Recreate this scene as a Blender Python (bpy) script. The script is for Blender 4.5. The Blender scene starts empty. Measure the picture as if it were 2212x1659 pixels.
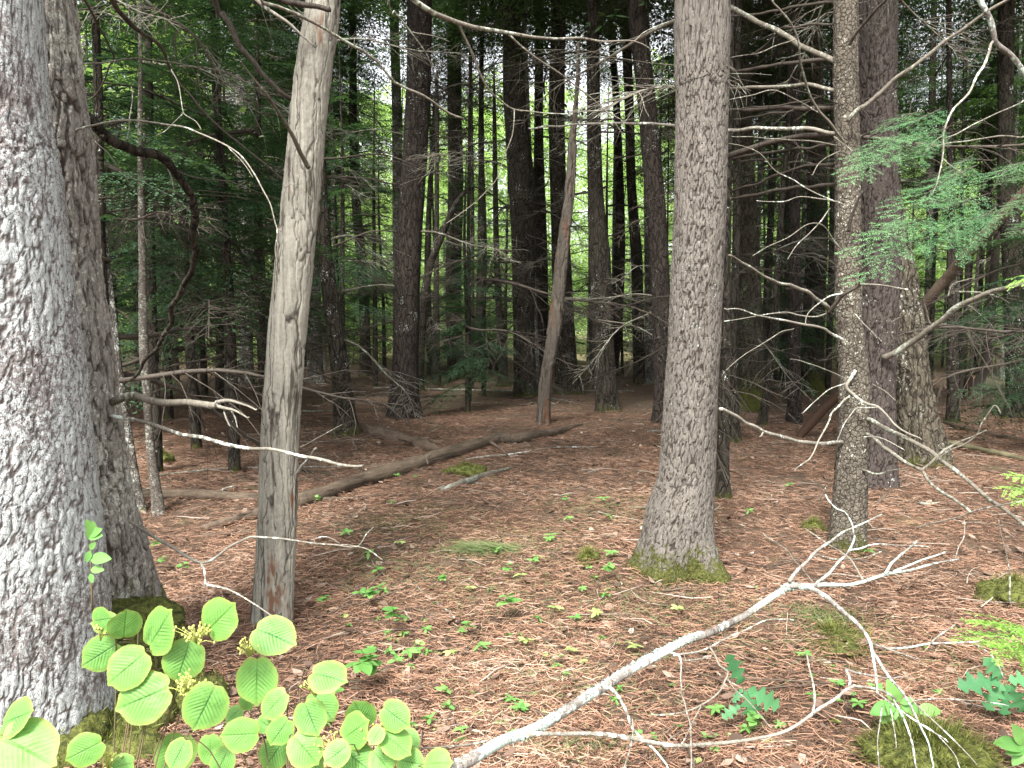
import bpy, math, random
import numpy as np

# ------------------------------------------------------------------ camera, world, sun, exposure
sc = bpy.context.scene
col = sc.collection
F = 1671.0                       # focal length in reference pixels (2212 wide)
PITCH = math.atan((829.5 - 712.0) / F)
CAMZ = 1.6
cam_d = bpy.data.cameras.new("camera")
cam_d.sensor_width = 36.0
cam_d.lens = F / 2212.0 * 36.0
cam_d.clip_start = 0.05
cam_d.clip_end = 3000
cam = bpy.data.objects.new("camera", cam_d)
cam.location = (0, 0, CAMZ)
cam.rotation_euler = (math.pi / 2 - PITCH, 0, 0)
col.objects.link(cam)
sc.camera = cam

SUN_EL, SUN_AZ = 52.0, 200.0      # azimuth clockwise from +Y: light comes from behind the camera, a little left
w = bpy.data.worlds.new("World")
sc.world = w
w.use_nodes = True
nt = w.node_tree
bg = nt.nodes["Background"]
sky = nt.nodes.new("ShaderNodeTexSky")
sky.sky_type = 'NISHITA'
sky.sun_disc = False
sky.sun_elevation = math.radians(SUN_EL)
sky.sun_rotation = math.radians(SUN_AZ)
sky.dust_density = 4.0
sky.air_density = 1.0
hs = nt.nodes.new("ShaderNodeHueSaturation")
hs.inputs["Saturation"].default_value = 0.14
nt.links.new(sky.outputs[0], hs.inputs["Color"])
nt.links.new(hs.outputs[0], bg.inputs[0])
bg.inputs[1].default_value = 0.14

sl = bpy.data.lights.new("sun", 'SUN')
sl.energy = 2.4
sl.angle = math.radians(12)
sl.color = (1.0, 0.96, 0.9)
so = bpy.data.objects.new("sun", sl)
so.rotation_euler = (math.radians(90 - SUN_EL), 0, math.radians(180 - SUN_AZ) )
so.location = (-4, -10, 20)
col.objects.link(so)

sc.view_settings.view_transform = 'Standard'
sc.view_settings.look = 'None'
sc.view_settings.gamma = 1.0
sc.view_settings.use_curve_mapping = False
sc.view_settings.exposure = 1.95
sc.render.engine = 'CYCLES'
sc.cycles.max_bounces = 7
sc.cycles.diffuse_bounces = 4
sc.cycles.transmission_bounces = 4
sc.cycles.use_denoising = True
sc.cycles.sample_clamp_indirect = 4.0

R = random.Random(7)
rng = np.random.default_rng(11)

# ------------------------------------------------------------------ noise
def _hash(ix, iy, iz, seed):
    h = (ix.astype(np.int64) * 374761393 + iy.astype(np.int64) * 668265263 + iz.astype(np.int64) * 2147483647 + seed * 974634777) & 0xFFFFFFFF
    h = ((h ^ (h >> 13)) * 1274126177) & 0xFFFFFFFF
    h = (h ^ (h >> 16)) & 0xFFFFFFFF
    return h.astype(np.float64) / 4294967295.0

def vnoise(P, s=1.0, seed=0):
    P = np.asarray(P, float) * s
    I = np.floor(P).astype(np.int64)
    f = P - I
    f = f * f * (3 - 2 * f)
    out = 0
    for a in (0, 1):
        for b in (0, 1):
            for c in (0, 1):
                wgt = (f[..., 0] if a else 1 - f[..., 0]) * (f[..., 1] if b else 1 - f[..., 1]) * (f[..., 2] if c else 1 - f[..., 2])
                out = out + wgt * _hash(I[..., 0] + a, I[..., 1] + b, I[..., 2] + c, seed)
    return out * 2 - 1

def worley(P, seed=0):
    """distance to the border between cells, about 0 on a border and 0.5 inside"""
    I = np.floor(P).astype(np.int64)
    d1 = np.full(len(P), 9.0); d2 = np.full(len(P), 9.0); idv = np.zeros(len(P))
    for a in (-1, 0, 1):
        for b in (-1, 0, 1):
            for c in (-1, 0, 1):
                J = I + np.array([a, b, c])
                fx = _hash(J[:, 0], J[:, 1], J[:, 2], seed); fy = _hash(J[:, 0], J[:, 1], J[:, 2], seed + 5); fz = _hash(J[:, 0], J[:, 1], J[:, 2], seed + 9)
                d = (np.abs(J[:, 0] + fx - P[:, 0]) ** 3.5 + np.abs(J[:, 1] + fy - P[:, 1]) ** 3.5 + np.abs(J[:, 2] + fz - P[:, 2]) ** 3.5) ** (1 / 3.5)
                n1 = d < d1
                d2 = np.where(n1, d1, np.minimum(d2, d))
                idv = np.where(n1, fx, idv)
                d1 = np.where(n1, d, d1)
    return d2 - d1, idv

# ------------------------------------------------------------------ projection helpers
cp, sp = math.cos(PITCH), math.sin(PITCH)
def ray(u, v):
    dx = (u - 1106.0) / F; dy = (829.5 - v) / F
    return np.array([dx, cp + dy * sp, -sp + dy * cp])
def at(u, v, Y):
    d = ray(u, v); t = Y / d[1]
    return np.array([0, 0, CAMZ]) + d * t
def depth(p):
    return p[1] * cp - (p[2] - CAMZ) * sp

MOUNDS = []                       # x, y, radius, height
def gh(x, y):
    x = np.asarray(x, float); y = np.asarray(y, float)
    P = np.stack([x, y, 0 * x], -1)
    h = 0.09 * vnoise(P, 0.45, 3) + 0.035 * vnoise(P, 1.6, 4)
    far = np.clip((y - 16) / 30, 0, 1)
    h = h + far * (0.35 * vnoise(P, 0.09, 8))
    for mx, my, mr, mh in MOUNDS:
        h = h + mh * np.exp(-((x - mx) ** 2 + (y - my) ** 2) / (mr * mr))
    return h
def gnd(u, v, lift=0.0):
    d = ray(u, v); t = 0.8
    o = np.array([0, 0, CAMZ])
    while t < 90:
        p = o + d * t
        if p[2] < gh(p[0], p[1]) + lift:
            break
        t *= 1.01
    for _ in range(8):
        t0 = t / 1.01
        p = o + d * t0
        if p[2] < gh(p[0], p[1]) + lift: t = t0
    a, b = t / 1.01, t
    for _ in range(12):
        m = (a + b) / 2; p = o + d * m
        if p[2] < gh(p[0], p[1]) + lift: b = m
        else: a = m
    return o + d * b
# mounds under the rear left pine, beside the pine with the mossy foot and at the mossy hump in the right corner
MOUNDS += [(-1.75, 3.35, 0.42, 0.22), (1.12, 5.2, 0.5, 0.07), (1.55, 3.0, 0.3, 0.13), (-0.55, 7.1, 0.28, 0.12), (3.4, 4.3, 0.5, 0.12), (1.25, 4.0, 0.4, 0.05)]

def CR(i, x, y):                  # pixel of an enlarged tile (1..9) -> reference pixel
    i -= 1
    return ((i % 3) * 737.33 + x / 3.0, (i // 3) * 553.0 + y / 3.0)

# ------------------------------------------------------------------ materials
def _mat(name):
    m = bpy.data.materials.new(name); m.use_nodes = True
    n = m.node_tree
    return m, n, n.nodes["Principled BSDF"]
def rgb(c): return (c[0], c[1], c[2], 1.0)
def _ramp(n, src, stops):
    r = n.nodes.new("ShaderNodeValToRGB")
    e = r.color_ramp.elements
    while len(e) < len(stops): e.new(0.5)
    for k, (p, c) in enumerate(stops):
        e[k].position = p; e[k].color = c if len(c) == 4 else rgb(c)
    n.links.new(src, r.inputs[0]); return r.outputs[0]
def _noise(n, vec, scale, detail=3.0, rough=0.6, dist=0.0):
    t = n.nodes.new("ShaderNodeTexNoise"); t.inputs["Scale"].default_value = scale
    t.inputs["Detail"].default_value = detail; t.inputs["Roughness"].default_value = rough
    t.inputs["Distortion"].default_value = dist
    n.links.new(vec, t.inputs["Vector"]); return t.outputs["Fac"]
def _mapping(n, vec, s):
    m = n.nodes.new("ShaderNodeMapping"); m.inputs["Scale"].default_value = s
    n.links.new(vec, m.inputs["Vector"]); return m.outputs[0]
def _mix(n, fac, a, b, mode='MIX'):
    m = n.nodes.new("ShaderNodeMix"); m.data_type = 'RGBA'; m.blend_type = mode
    for s, v in ((m.inputs[0], fac), (m.inputs[6], a), (m.inputs[7], b)):
        if isinstance(v, (int, float)): s.default_value = v
        elif isinstance(v, tuple): s.default_value = v if len(v) == 4 else rgb(v)
        else: n.links.new(v, s)
    return m.outputs[2]
def _math(n, op, a, b=0.0, clamp=False):
    m = n.nodes.new("ShaderNodeMath"); m.operation = op; m.use_clamp = clamp
    for s, v in ((m.inputs[0], a), (m.inputs[1], b)):
        if isinstance(v, (int, float)): s.default_value = v
        else: n.links.new(v, s)
    return m.outputs[0]
def _attr(n, name):
    a = n.nodes.new("ShaderNodeAttribute"); a.attribute_name = name; return a.outputs["Fac"]
def _objc(n):
    return n.nodes.new("ShaderNodeTexCoord").outputs["Object"]

def bark_mat(name, lo, hi, crack, S=22.0, zs=0.3, lichen=0.0, lichc=(0.55, 0.6, 0.55), moss=0.0, mossh=0.35, bump=0.02, furrow=0.12, rust=0.0, rustc=(0.2, 0.07, 0.04), lscale=34.0, geo=False):
    m, n, b = _mat(name)
    oc = _objc(n)
    dn = n.nodes.new("ShaderNodeTexNoise"); dn.inputs["Scale"].default_value = S * 0.35; dn.inputs["Detail"].default_value = 2
    n.links.new(oc, dn.inputs["Vector"])
    va = n.nodes.new("ShaderNodeVectorMath"); va.operation = 'SCALE'; va.inputs["Scale"].default_value = 1.3 / S * 2
    n.links.new(dn.outputs["Color"], va.inputs[0])
    vb = n.nodes.new("ShaderNodeVectorMath"); vb.operation = 'ADD'
    n.links.new(oc, vb.inputs[0]); n.links.new(va.outputs[0], vb.inputs[1])
    mp = _mapping(n, vb.outputs[0], (1, 1, zs))
    vo = n.nodes.new("ShaderNodeTexVoronoi"); vo.feature = 'DISTANCE_TO_EDGE'; vo.inputs["Scale"].default_value = S
    n.links.new(mp, vo.inputs["Vector"])
    v2 = n.nodes.new("ShaderNodeTexVoronoi"); v2.feature = 'DISTANCE_TO_EDGE'; v2.inputs["Scale"].default_value = S * 2.6
    n.links.new(mp, v2.inputs["Vector"])
    big = _noise(n, oc, 2.3, 4, 0.6)
    fine = _noise(n, _mapping(n, oc, (1, 1, 0.45)), 70, 4, 0.7)
    mid = _noise(n, _mapping(n, oc, (1, 1, 0.35)), 16, 3, 0.6)
    tone = _math(n, 'ADD', _math(n, 'MULTIPLY', fine, 0.75), _math(n, 'MULTIPLY', mid, 0.45))
    c = _ramp(n, tone, [(0.36, lo), (0.82, hi)])
    c = _mix(n, _ramp(n, big, [(0.35, (0, 0, 0)), (0.7, (0.35, 0.35, 0.35))]), c, tuple(x * 0.55 for x in hi), 'MIX')
    if rust > 0:
        rn = _noise(n, _mapping(n, oc, (1, 1, 0.4)), 5.0, 4, 0.7)
        c = _mix(n, _ramp(n, rn, [(0.56 - 0.1 * rust, (0, 0, 0)), (0.66, (rust, rust, rust))]), c, rustc)
    ck = _ramp(n, vo.outputs["Distance"], [(0.0, (0, 0, 0)), (furrow, (1, 1, 1))])
    ck2 = _ramp(n, v2.outputs["Distance"], [(0.0, (0.55, 0.55, 0.55)), (furrow * 0.8, (1, 1, 1))])
    allck = _math(n, 'MULTIPLY', ck, ck2)
    if geo:
        allck = _math(n, 'MULTIPLY', _ramp(n, _attr(n, "plate"), [(0.01, (0, 0, 0)), (0.11, (1, 1, 1))]), _math(n, 'ADD', _math(n, 'MULTIPLY', ck2, 0.6), 0.4))
    c = _mix(n, allck, crack, c)
    if lichen > 0:
        l1 = _noise(n, oc, lscale, 3, 0.6); l2 = _noise(n, oc, 3.2, 2, 0.5); l3 = _noise(n, oc, lscale * 2.6, 2, 0.6)
        s = _math(n, 'ADD', _math(n, 'ADD', _math(n, 'MULTIPLY', l1, 0.8), _math(n, 'MULTIPLY', l2, 0.7)), _math(n, 'MULTIPLY', l3, 0.5))
        t = 1.26 - 0.42 * lichen
        lm = _ramp(n, _math(n, 'SUBTRACT', s, t - 0.5), [(0.5, (0, 0, 0)), (0.54, (1, 1, 1))])
        lm = _math(n, 'MULTIPLY', lm, allck)
        lc = _mix(n, l3, lichc, tuple(min(0.9, x * 1.25) for x in lichc))
        c = _mix(n, lm, c, lc)
    if moss > 0:
        sx = n.nodes.new("ShaderNodeSeparateXYZ"); n.links.new(oc, sx.inputs[0])
        hgt = _math(n, 'DIVIDE', sx.outputs[2], mossh)
        mn = _noise(n, oc, 11, 6, 0.8)
        k = _math(n, 'SUBTRACT', _math(n, 'ADD', _math(n, 'MULTIPLY', mn, 3.4), moss - 2.0), hgt)
        mm = _ramp(n, k, [(0.0, (0, 0, 0)), (0.35, (1, 1, 1))])
        mc = _mix(n, _ramp(n, _noise(n, oc, 75, 4, 0.75), [(0.35, (0, 0, 0)), (0.65, (1, 1, 1))]), (0.02, 0.024, 0.01), (0.1, 0.105, 0.025))
        c = _mix(n, mm, c, mc)
    n.links.new(c, b.inputs["Base Color"])
    b.inputs["Roughness"].default_value = 0.9
    b.inputs["Specular IOR Level"].default_value = 0.15
    hgt = _math(n, 'ADD', _math(n, 'MULTIPLY', allck, 0.7), _math(n, 'MULTIPLY', fine, 0.45))
    bp = n.nodes.new("ShaderNodeBump"); bp.inputs["Distance"].default_value = bump; bp.inputs["Strength"].default_value = 0.9
    n.links.new(hgt, bp.inputs["Height"]); n.links.new(bp.outputs[0], b.inputs["Normal"])
    return m

def wood_mat(name, lo, hi, streak, S=14.0, cracks=0.5, geo=False, rust=0.0, rustc=(0.3, 0.1, 0.05), lichen=0.0, lichc=(0.6, 0.66, 0.6)):
    m, n, b = _mat(name)
    oc = _objc(n)
    g = _noise(n, _mapping(n, oc, (1, 1, 0.06)), S * 4, 4, 0.65)
    g2 = _noise(n, _mapping(n, oc, (1, 1, 0.12)), S, 4, 0.6, 0.4)
    big = _noise(n, _mapping(n, oc, (1, 1, 0.4)), 3.5, 3, 0.6)
    gm = _noise(n, oc, 55, 4, 0.7)
    c = _ramp(n, _math(n, 'ADD', _math(n, 'ADD', _math(n, 'MULTIPLY', g, 0.4), _math(n, 'MULTIPLY', big, 0.35)), _math(n, 'MULTIPLY', gm, 0.25)), [(0.38, lo), (0.58, hi)])
    sk = _ramp(n, g2, [(0.35, (1, 1, 1)), (0.41, (0, 0, 0))])
    c = _mix(n, _math(n, 'MULTIPLY', sk, cracks), c, streak)
    if geo: c = _mix(n, _ramp(n, _attr(n, 'plate'), [(0.0, (1, 1, 1)), (0.05, (0, 0, 0))]), c, (0.025, 0.02, 0.016))
    if rust > 0:
        rn = _noise(n, _mapping(n, oc, (1, 1, 0.22)), 6.0, 4, 0.7)
        c = _mix(n, _ramp(n, rn, [(0.6 - 0.08 * rust, (0, 0, 0)), (0.64, (1, 1, 1))]), c, rustc)
    if lichen > 0:
        l1 = _noise(n, oc, 45, 3, 0.6); l2 = _noise(n, oc, 5.2, 2, 0.5)
        s = _math(n, 'ADD', _math(n, 'MULTIPLY', l1, 0.6), _math(n, 'MULTIPLY', l2, 0.6))
        c = _mix(n, _ramp(n, s, [(0.72 - 0.14 * lichen, (0, 0, 0)), (0.76 - 0.14 * lichen, (1, 1, 1))]), c, lichc)
    n.links.new(c, b.inputs["Base Color"])
    b.inputs["Roughness"].default_value = 0.85
    b.inputs["Specular IOR Level"].default_value = 0.2
    bp = n.nodes.new("ShaderNodeBump"); bp.inputs["Distance"].default_value = 0.006; bp.inputs["Strength"].default_value = 0.8
    n.links.new(_math(n, 'SUBTRACT', g, sk), bp.inputs["Height"]); n.links.new(bp.outputs[0], b.inputs["Normal"])
    return m

def leaf_mat(name, lo, hi, trans=0.45, spec=0.25, rough=0.5, yellow=None):
    m, n, b = _mat(name)
    out = n.nodes["Material Output"]
    r = _attr(n, "r")
    oi = n.nodes.new("ShaderNodeObjectInfo")
    f = _math(n, 'ADD', _math(n, 'MULTIPLY', r, 0.8), _math(n, 'MULTIPLY', oi.outputs["Random"], 0.2))
    c = _mix(n, f, lo, hi)
    n.links.new(c, b.inputs["Base Color"])
    b.inputs["Roughness"].default_value = rough
    b.inputs["Specular IOR Level"].default_value = spec
    tr = n.nodes.new("ShaderNodeBsdfTranslucent")
    tc = _mix(n, 1.0, c, (1.0, 1.15, 0.55), 'MULTIPLY')
    n.links.new(tc, tr.inputs[0])
    ms = n.nodes.new("ShaderNodeMixShader"); ms.inputs[0].default_value = trans
    n.links.new(b.outputs[0], ms.inputs[1]); n.links.new(tr.outputs[0], ms.inputs[2])
    n.links.new(ms.outputs[0], out.inputs[0])
    return m

def simple_mat(name, c, c2=None, scale=20, rough=0.85, bump=0.0):
    m, n, b = _mat(name)
    oc = _objc(n)
    if c2:
        n.links.new(_mix(n, _ramp(n, _noise(n, oc, scale, 4, 0.65), [(0.35, (0, 0, 0)), (0.65, (1, 1, 1))]), c, c2), b.inputs["Base Color"])
    else:
        b.inputs["Base Color"].default_value = rgb(c)
    b.inputs["Roughness"].default_value = rough
    b.inputs["Specular IOR Level"].default_value = 0.2
    if bump:
        bp = n.nodes.new("ShaderNodeBump"); bp.inputs["Distance"].default_value = bump
        n.links.new(_noise(n, oc, scale * 1.5, 4, 0.7), bp.inputs["Height"]); n.links.new(bp.outputs[0], b.inputs["Normal"])
    return m

M = {}
M['lichen_pine'] = bark_mat('lichened bark', (0.175, 0.155, 0.148), (0.31, 0.285, 0.278), (0.1, 0.083, 0.077), S=38, zs=0.5, lichen=0.8, lichc=(0.4, 0.425, 0.42), bump=0.012, geo=True, lscale=62)
M['furrow_pine'] = bark_mat('furrowed grey brown bark', (0.165, 0.15, 0.135), (0.39, 0.365, 0.325), (0.045, 0.034, 0.027), S=22, zs=0.25, lichen=0.5, lichc=(0.4, 0.4, 0.35), moss=0.62, mossh=0.6, bump=0.016, geo=True)
M['plate_pine'] = bark_mat('plated grey bark', (0.075, 0.065, 0.055), (0.225, 0.205, 0.18), (0.03, 0.023, 0.019), S=34, zs=0.36, lichen=0.1, lichc=(0.3, 0.35, 0.31), moss=0.9, mossh=0.26, bump=0.014, geo=True)
M['spruce'] = bark_mat('flaky pale spruce bark', (0.062, 0.054, 0.043), (0.23, 0.203, 0.162), (0.03, 0.022, 0.016), S=34, zs=0.9, lichen=0.3, lichc=(0.4, 0.4, 0.33), moss=0.75, mossh=0.28, bump=0.012)
M['red_pine'] = bark_mat('purplish brown bark', (0.032, 0.026, 0.023), (0.12, 0.1, 0.09), (0.022, 0.016, 0.014), S=20, zs=0.3, lichen=0.06, bump=0.018, geo=True)
M['lean_pine'] = bark_mat('olive furrowed bark', (0.06, 0.051, 0.038), (0.18, 0.157, 0.117), (0.025, 0.02, 0.015), S=13, zs=0.15, lichen=0.25, lichc=(0.4, 0.42, 0.36), moss=0.5, bump=0.02)
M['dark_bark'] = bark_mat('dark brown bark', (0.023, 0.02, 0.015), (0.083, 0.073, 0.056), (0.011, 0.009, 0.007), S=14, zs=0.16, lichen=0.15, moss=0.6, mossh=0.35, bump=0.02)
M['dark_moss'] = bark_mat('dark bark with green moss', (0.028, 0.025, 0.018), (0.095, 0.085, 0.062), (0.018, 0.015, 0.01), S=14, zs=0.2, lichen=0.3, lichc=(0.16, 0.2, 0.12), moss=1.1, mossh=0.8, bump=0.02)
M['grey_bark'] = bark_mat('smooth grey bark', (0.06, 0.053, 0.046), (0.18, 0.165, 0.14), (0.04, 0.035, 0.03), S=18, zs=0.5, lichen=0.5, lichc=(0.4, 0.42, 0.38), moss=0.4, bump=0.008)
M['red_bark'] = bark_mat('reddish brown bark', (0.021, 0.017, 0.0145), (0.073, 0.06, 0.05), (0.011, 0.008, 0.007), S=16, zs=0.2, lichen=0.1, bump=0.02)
M['pale_bark'] = bark_mat('pale thin sapling bark', (0.08, 0.065, 0.055), (0.19, 0.17, 0.14), (0.04, 0.035, 0.03), S=30, zs=1.6, lichen=0.45, lichc=(0.28, 0.29, 0.25), bump=0.005)
M['snag'] = wood_mat('weathered grey wood', (0.13, 0.12, 0.1), (0.32, 0.305, 0.255), (0.05, 0.04, 0.03), S=16, cracks=0.9, rust=0.1, rustc=(0.15, 0.085, 0.055), geo=True)
M['rot_pale'] = wood_mat('barkless pale brown wood', (0.038, 0.031, 0.026), (0.1, 0.087, 0.07), (0.02, 0.015, 0.01), S=16, cracks=0.9, rust=0.8, rustc=(0.1, 0.048, 0.028))
M['rot_red'] = wood_mat('rotten red brown wood', (0.02, 0.014, 0.01), (0.07, 0.04, 0.026), (0.015, 0.01, 0.008), S=14, cracks=0.9)
M['log'] = wood_mat('barkless log wood', (0.035, 0.027, 0.02), (0.15, 0.115, 0.082), (0.04, 0.028, 0.02), S=12, cracks=0.7)
M['log_dark'] = wood_mat('dark rotten log wood', (0.05, 0.038, 0.028), (0.15, 0.11, 0.08), (0.02, 0.015, 0.01), S=14, cracks=0.9)
M['log_green'] = wood_mat('mossy log wood', (0.07, 0.065, 0.035), (0.2, 0.18, 0.11), (0.03, 0.025, 0.015), S=14, cracks=0.8)
M['dead_pale'] = wood_mat('pale dead branch wood', (0.1, 0.092, 0.073), (0.26, 0.24, 0.198), (0.15, 0.12, 0.09), S=30, cracks=0.4, lichen=0.5)
M['dead_lichen'] = wood_mat('lichened dead branch', (0.085, 0.076, 0.067), (0.25, 0.227, 0.202), (0.07, 0.055, 0.045), S=30, cracks=0.5, lichen=1.05, lichc=(0.42, 0.5, 0.44))
M['dead_grey'] = wood_mat('grey dead branch wood', (0.08, 0.07, 0.055), (0.2, 0.18, 0.145), (0.035, 0.03, 0.022), S=30, cracks=0.5, lichen=0.5, lichc=(0.3, 0.33, 0.27))
M['dead_dark'] = wood_mat('dark dead branch wood', (0.03, 0.025, 0.02), (0.095, 0.08, 0.065), (0.015, 0.012, 0.01), S=30, cracks=0.5)
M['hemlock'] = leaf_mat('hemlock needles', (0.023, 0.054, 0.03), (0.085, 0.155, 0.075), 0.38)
M['hemlock_bright'] = leaf_mat('fresh hemlock needles', (0.05, 0.15, 0.07), (0.22, 0.42, 0.19), 0.4)  # brighter green needle colour for the near right sprays
M['fir'] = leaf_mat('bright young fir needles', (0.16, 0.36, 0.07), (0.4, 0.62, 0.16), 0.4)
M['pine_needles'] = leaf_mat('pine needles', (0.03, 0.055, 0.025), (0.07, 0.12, 0.05), 0.3)
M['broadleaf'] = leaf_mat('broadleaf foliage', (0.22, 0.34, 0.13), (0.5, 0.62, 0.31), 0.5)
M['seedling'] = leaf_mat('seedling leaves', (0.08, 0.22, 0.05), (0.22, 0.42, 0.12), 0.35)
M['seedling_pale'] = leaf_mat('pale seedling leaves', (0.22, 0.34, 0.1), (0.48, 0.56, 0.22), 0.35)
M['seedling_dark'] = leaf_mat('dark oak leaves', (0.045, 0.15, 0.06), (0.09, 0.24, 0.1), 0.3)
M['grass'] = leaf_mat('grass blades', (0.08, 0.11, 0.04), (0.22, 0.26, 0.12), 0.3)
M['moss'] = simple_mat('moss', (0.025, 0.032, 0.01), (0.13, 0.14, 0.035), 40, 0.95, 0.01)
M['earth'] = simple_mat('dark root earth', (0.008, 0.006, 0.005), (0.035, 0.026, 0.02), 9, 0.95, 0.03)
M['stem'] = simple_mat('green brown stem', (0.09, 0.085, 0.04), (0.15, 0.105, 0.06), 30)
M['berry'] = simple_mat('green yellow buds', (0.3, 0.36, 0.08), (0.45, 0.45, 0.14), 60)

# ------------------------------------------------------------------ mesh building
class MB:
    def __init__(s): s.V = []; s.Q = []; s.T = []; s.A = {}; s.n = 0
    def add(s, V, Q=None, T=None, **attrs):
        V = np.asarray(V, float)
        s.V.append(V)
        if Q is not None and len(Q): s.Q.append(np.asarray(Q, np.int64) + s.n)
        if T is not None and len(T): s.T.append(np.asarray(T, np.int64) + s.n)
        for k, a in attrs.items(): s.A.setdefault(k, []).append((s.n, np.asarray(a, float)))
        s.n += len(V)
        return s
    def mesh(s, name, mats, smooth=True, org=(0, 0, 0)):
        V = np.concatenate(s.V) - np.asarray(org, float)
        me = bpy.data.meshes.new(name)
        q = np.concatenate(s.Q) if s.Q else np.zeros((0, 4), np.int64)
        t = np.concatenate(s.T) if s.T else np.zeros((0, 3), np.int64)
        me.vertices.add(len(V)); me.vertices.foreach_set("co", V.astype(np.float32).ravel())
        L = np.concatenate([q.ravel(), t.ravel()])
        me.loops.add(len(L)); me.loops.foreach_set("vertex_index", L.astype(np.int32))
        st = np.concatenate([np.arange(len(q)) * 4, len(q) * 4 + np.arange(len(t)) * 3])
        me.polygons.add(len(st)); me.polygons.foreach_set("loop_start", st.astype(np.int32))
        me.update(calc_edges=True)
        me.polygons.foreach_set("use_smooth", np.full(len(st), smooth))
        for k, lst in s.A.items():
            arr = np.zeros(len(V), np.float32)
            for o, a in lst: arr[o:o + len(a)] = a
            at_ = me.attributes.new(k, 'FLOAT', 'POINT'); at_.data.foreach_set("value", arr)
        for mm in (mats if isinstance(mats, (list, tuple)) else [mats]): me.materials.append(mm)
        return me

def link(name, me, parent=None, loc=(0, 0, 0), rot=(0, 0, 0), scale=1.0):
    o = bpy.data.objects.new(name, me)
    col.objects.link(o)
    if parent is not None: o.parent = parent
    o.location = loc; o.rotation_euler = rot
    o.scale = (scale,) * 3 if isinstance(scale, (int, float)) else scale
    return o
def tag(o, label=None, cat=None, group=None, kind=None):
    for k, v in (("label", label), ("category", cat), ("group", group), ("kind", kind)):
        if v: o[k] = v
    return o
def thing(name, label, cat, loc, group=None):
    o = bpy.data.objects.new(name, None); col.objects.link(o)
    o.location = tuple(float(x) for x in loc); o.empty_display_size = 0.2
    return tag(o, label, cat, group)
def part(name, mb, mat, parent, label=None, smooth=True):
    o = link(name, mb.mesh(name, mat, smooth, parent.location), parent)
    if label: o["label"] = label
    return o

def crv(P, rad, step):
    """Catmull-Rom resampling of points and radii"""
    P = np.asarray(P, float); rad = np.asarray(rad, float)
    if len(P) == 2:
        P = np.array([P[0], (P[0] + P[1]) / 2, P[1]]); rad = np.array([rad[0], (rad[0] + rad[1]) / 2, rad[1]])
    E = np.vstack([2 * P[0] - P[1], P, 2 * P[-1] - P[-2]]); r = np.concatenate([[rad[0]], rad, [rad[-1]]])
    O = []; Q = []
    for i in range(1, len(E) - 2):
        n = max(1, int(np.linalg.norm(E[i + 1] - E[i]) / step))
        t = (np.arange(n) / n)[:, None]
        O.append(0.5 * (2 * E[i] + (E[i + 1] - E[i - 1]) * t + (2 * E[i - 1] - 5 * E[i] + 4 * E[i + 1] - E[i + 2]) * t ** 2 + (3 * E[i] - E[i - 1] - 3 * E[i + 1] + E[i + 2]) * t ** 3))
        Q.append(r[i] + (r[i + 1] - r[i]) * t[:, 0])
    O.append(P[-1:]); Q.append(rad[-1:])
    return np.concatenate(O), np.concatenate(Q)

def frames(P):
    T = np.gradient(P, axis=0); T /= np.linalg.norm(T, axis=1)[:, None] + 1e-12
    n = np.array([1.0, 0, 0]) if abs(T[0][0]) < 0.8 else np.array([0, 1.0, 0])
    N = []
    for t in T:
        n = n - t * np.dot(n, t); n = n / (np.linalg.norm(n) + 1e-12); N.append(n)
    N = np.array(N); B = np.cross(T, N)
    return T, N, B

def tube(P, rad, sides=8, rough=0.0, seed=0, caps=True, profile=None):
    T, N, B = frames(P)
    th = np.arange(sides) / sides * 2 * math.pi
    rr = np.repeat(rad[:, None], sides, 1)
    if profile is not None: rr = profile(P, rad, th, rr)
    D = np.cos(th)[None, :, None] * N[:, None, :] + np.sin(th)[None, :, None] * B[:, None, :]
    if rough:
        base = P[:, None, :] + D * rr[..., None]
        rr = rr * (1 + rough * vnoise(base, 0.35 / max(rad.max(), 1e-3), seed) + 0.5 * rough * vnoise(base, 1.1 / max(rad.max(), 1e-3), seed + 1))
    V = (P[:, None, :] + D * rr[..., None]).reshape(-1, 3)
    n = len(P)
    i, j = np.meshgrid(np.arange(n - 1), np.arange(sides), indexing='ij')
    j2 = (j + 1) % sides
    Q = np.stack([i * sides + j, i * sides + j2, (i + 1) * sides + j2, (i + 1) * sides + j], -1).reshape(-1, 4)
    Tt = []
    if caps:
        V = np.vstack([V, P[:1], P[-1:]])
        a, b = len(V) - 2, len(V) - 1
        for k in range(sides):
            k2 = (k + 1) % sides
            Tt += [(a, k2, k), (b, (n - 1) * sides + k, (n - 1) * sides + k2)]
    return V, Q, Tt, D

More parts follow.
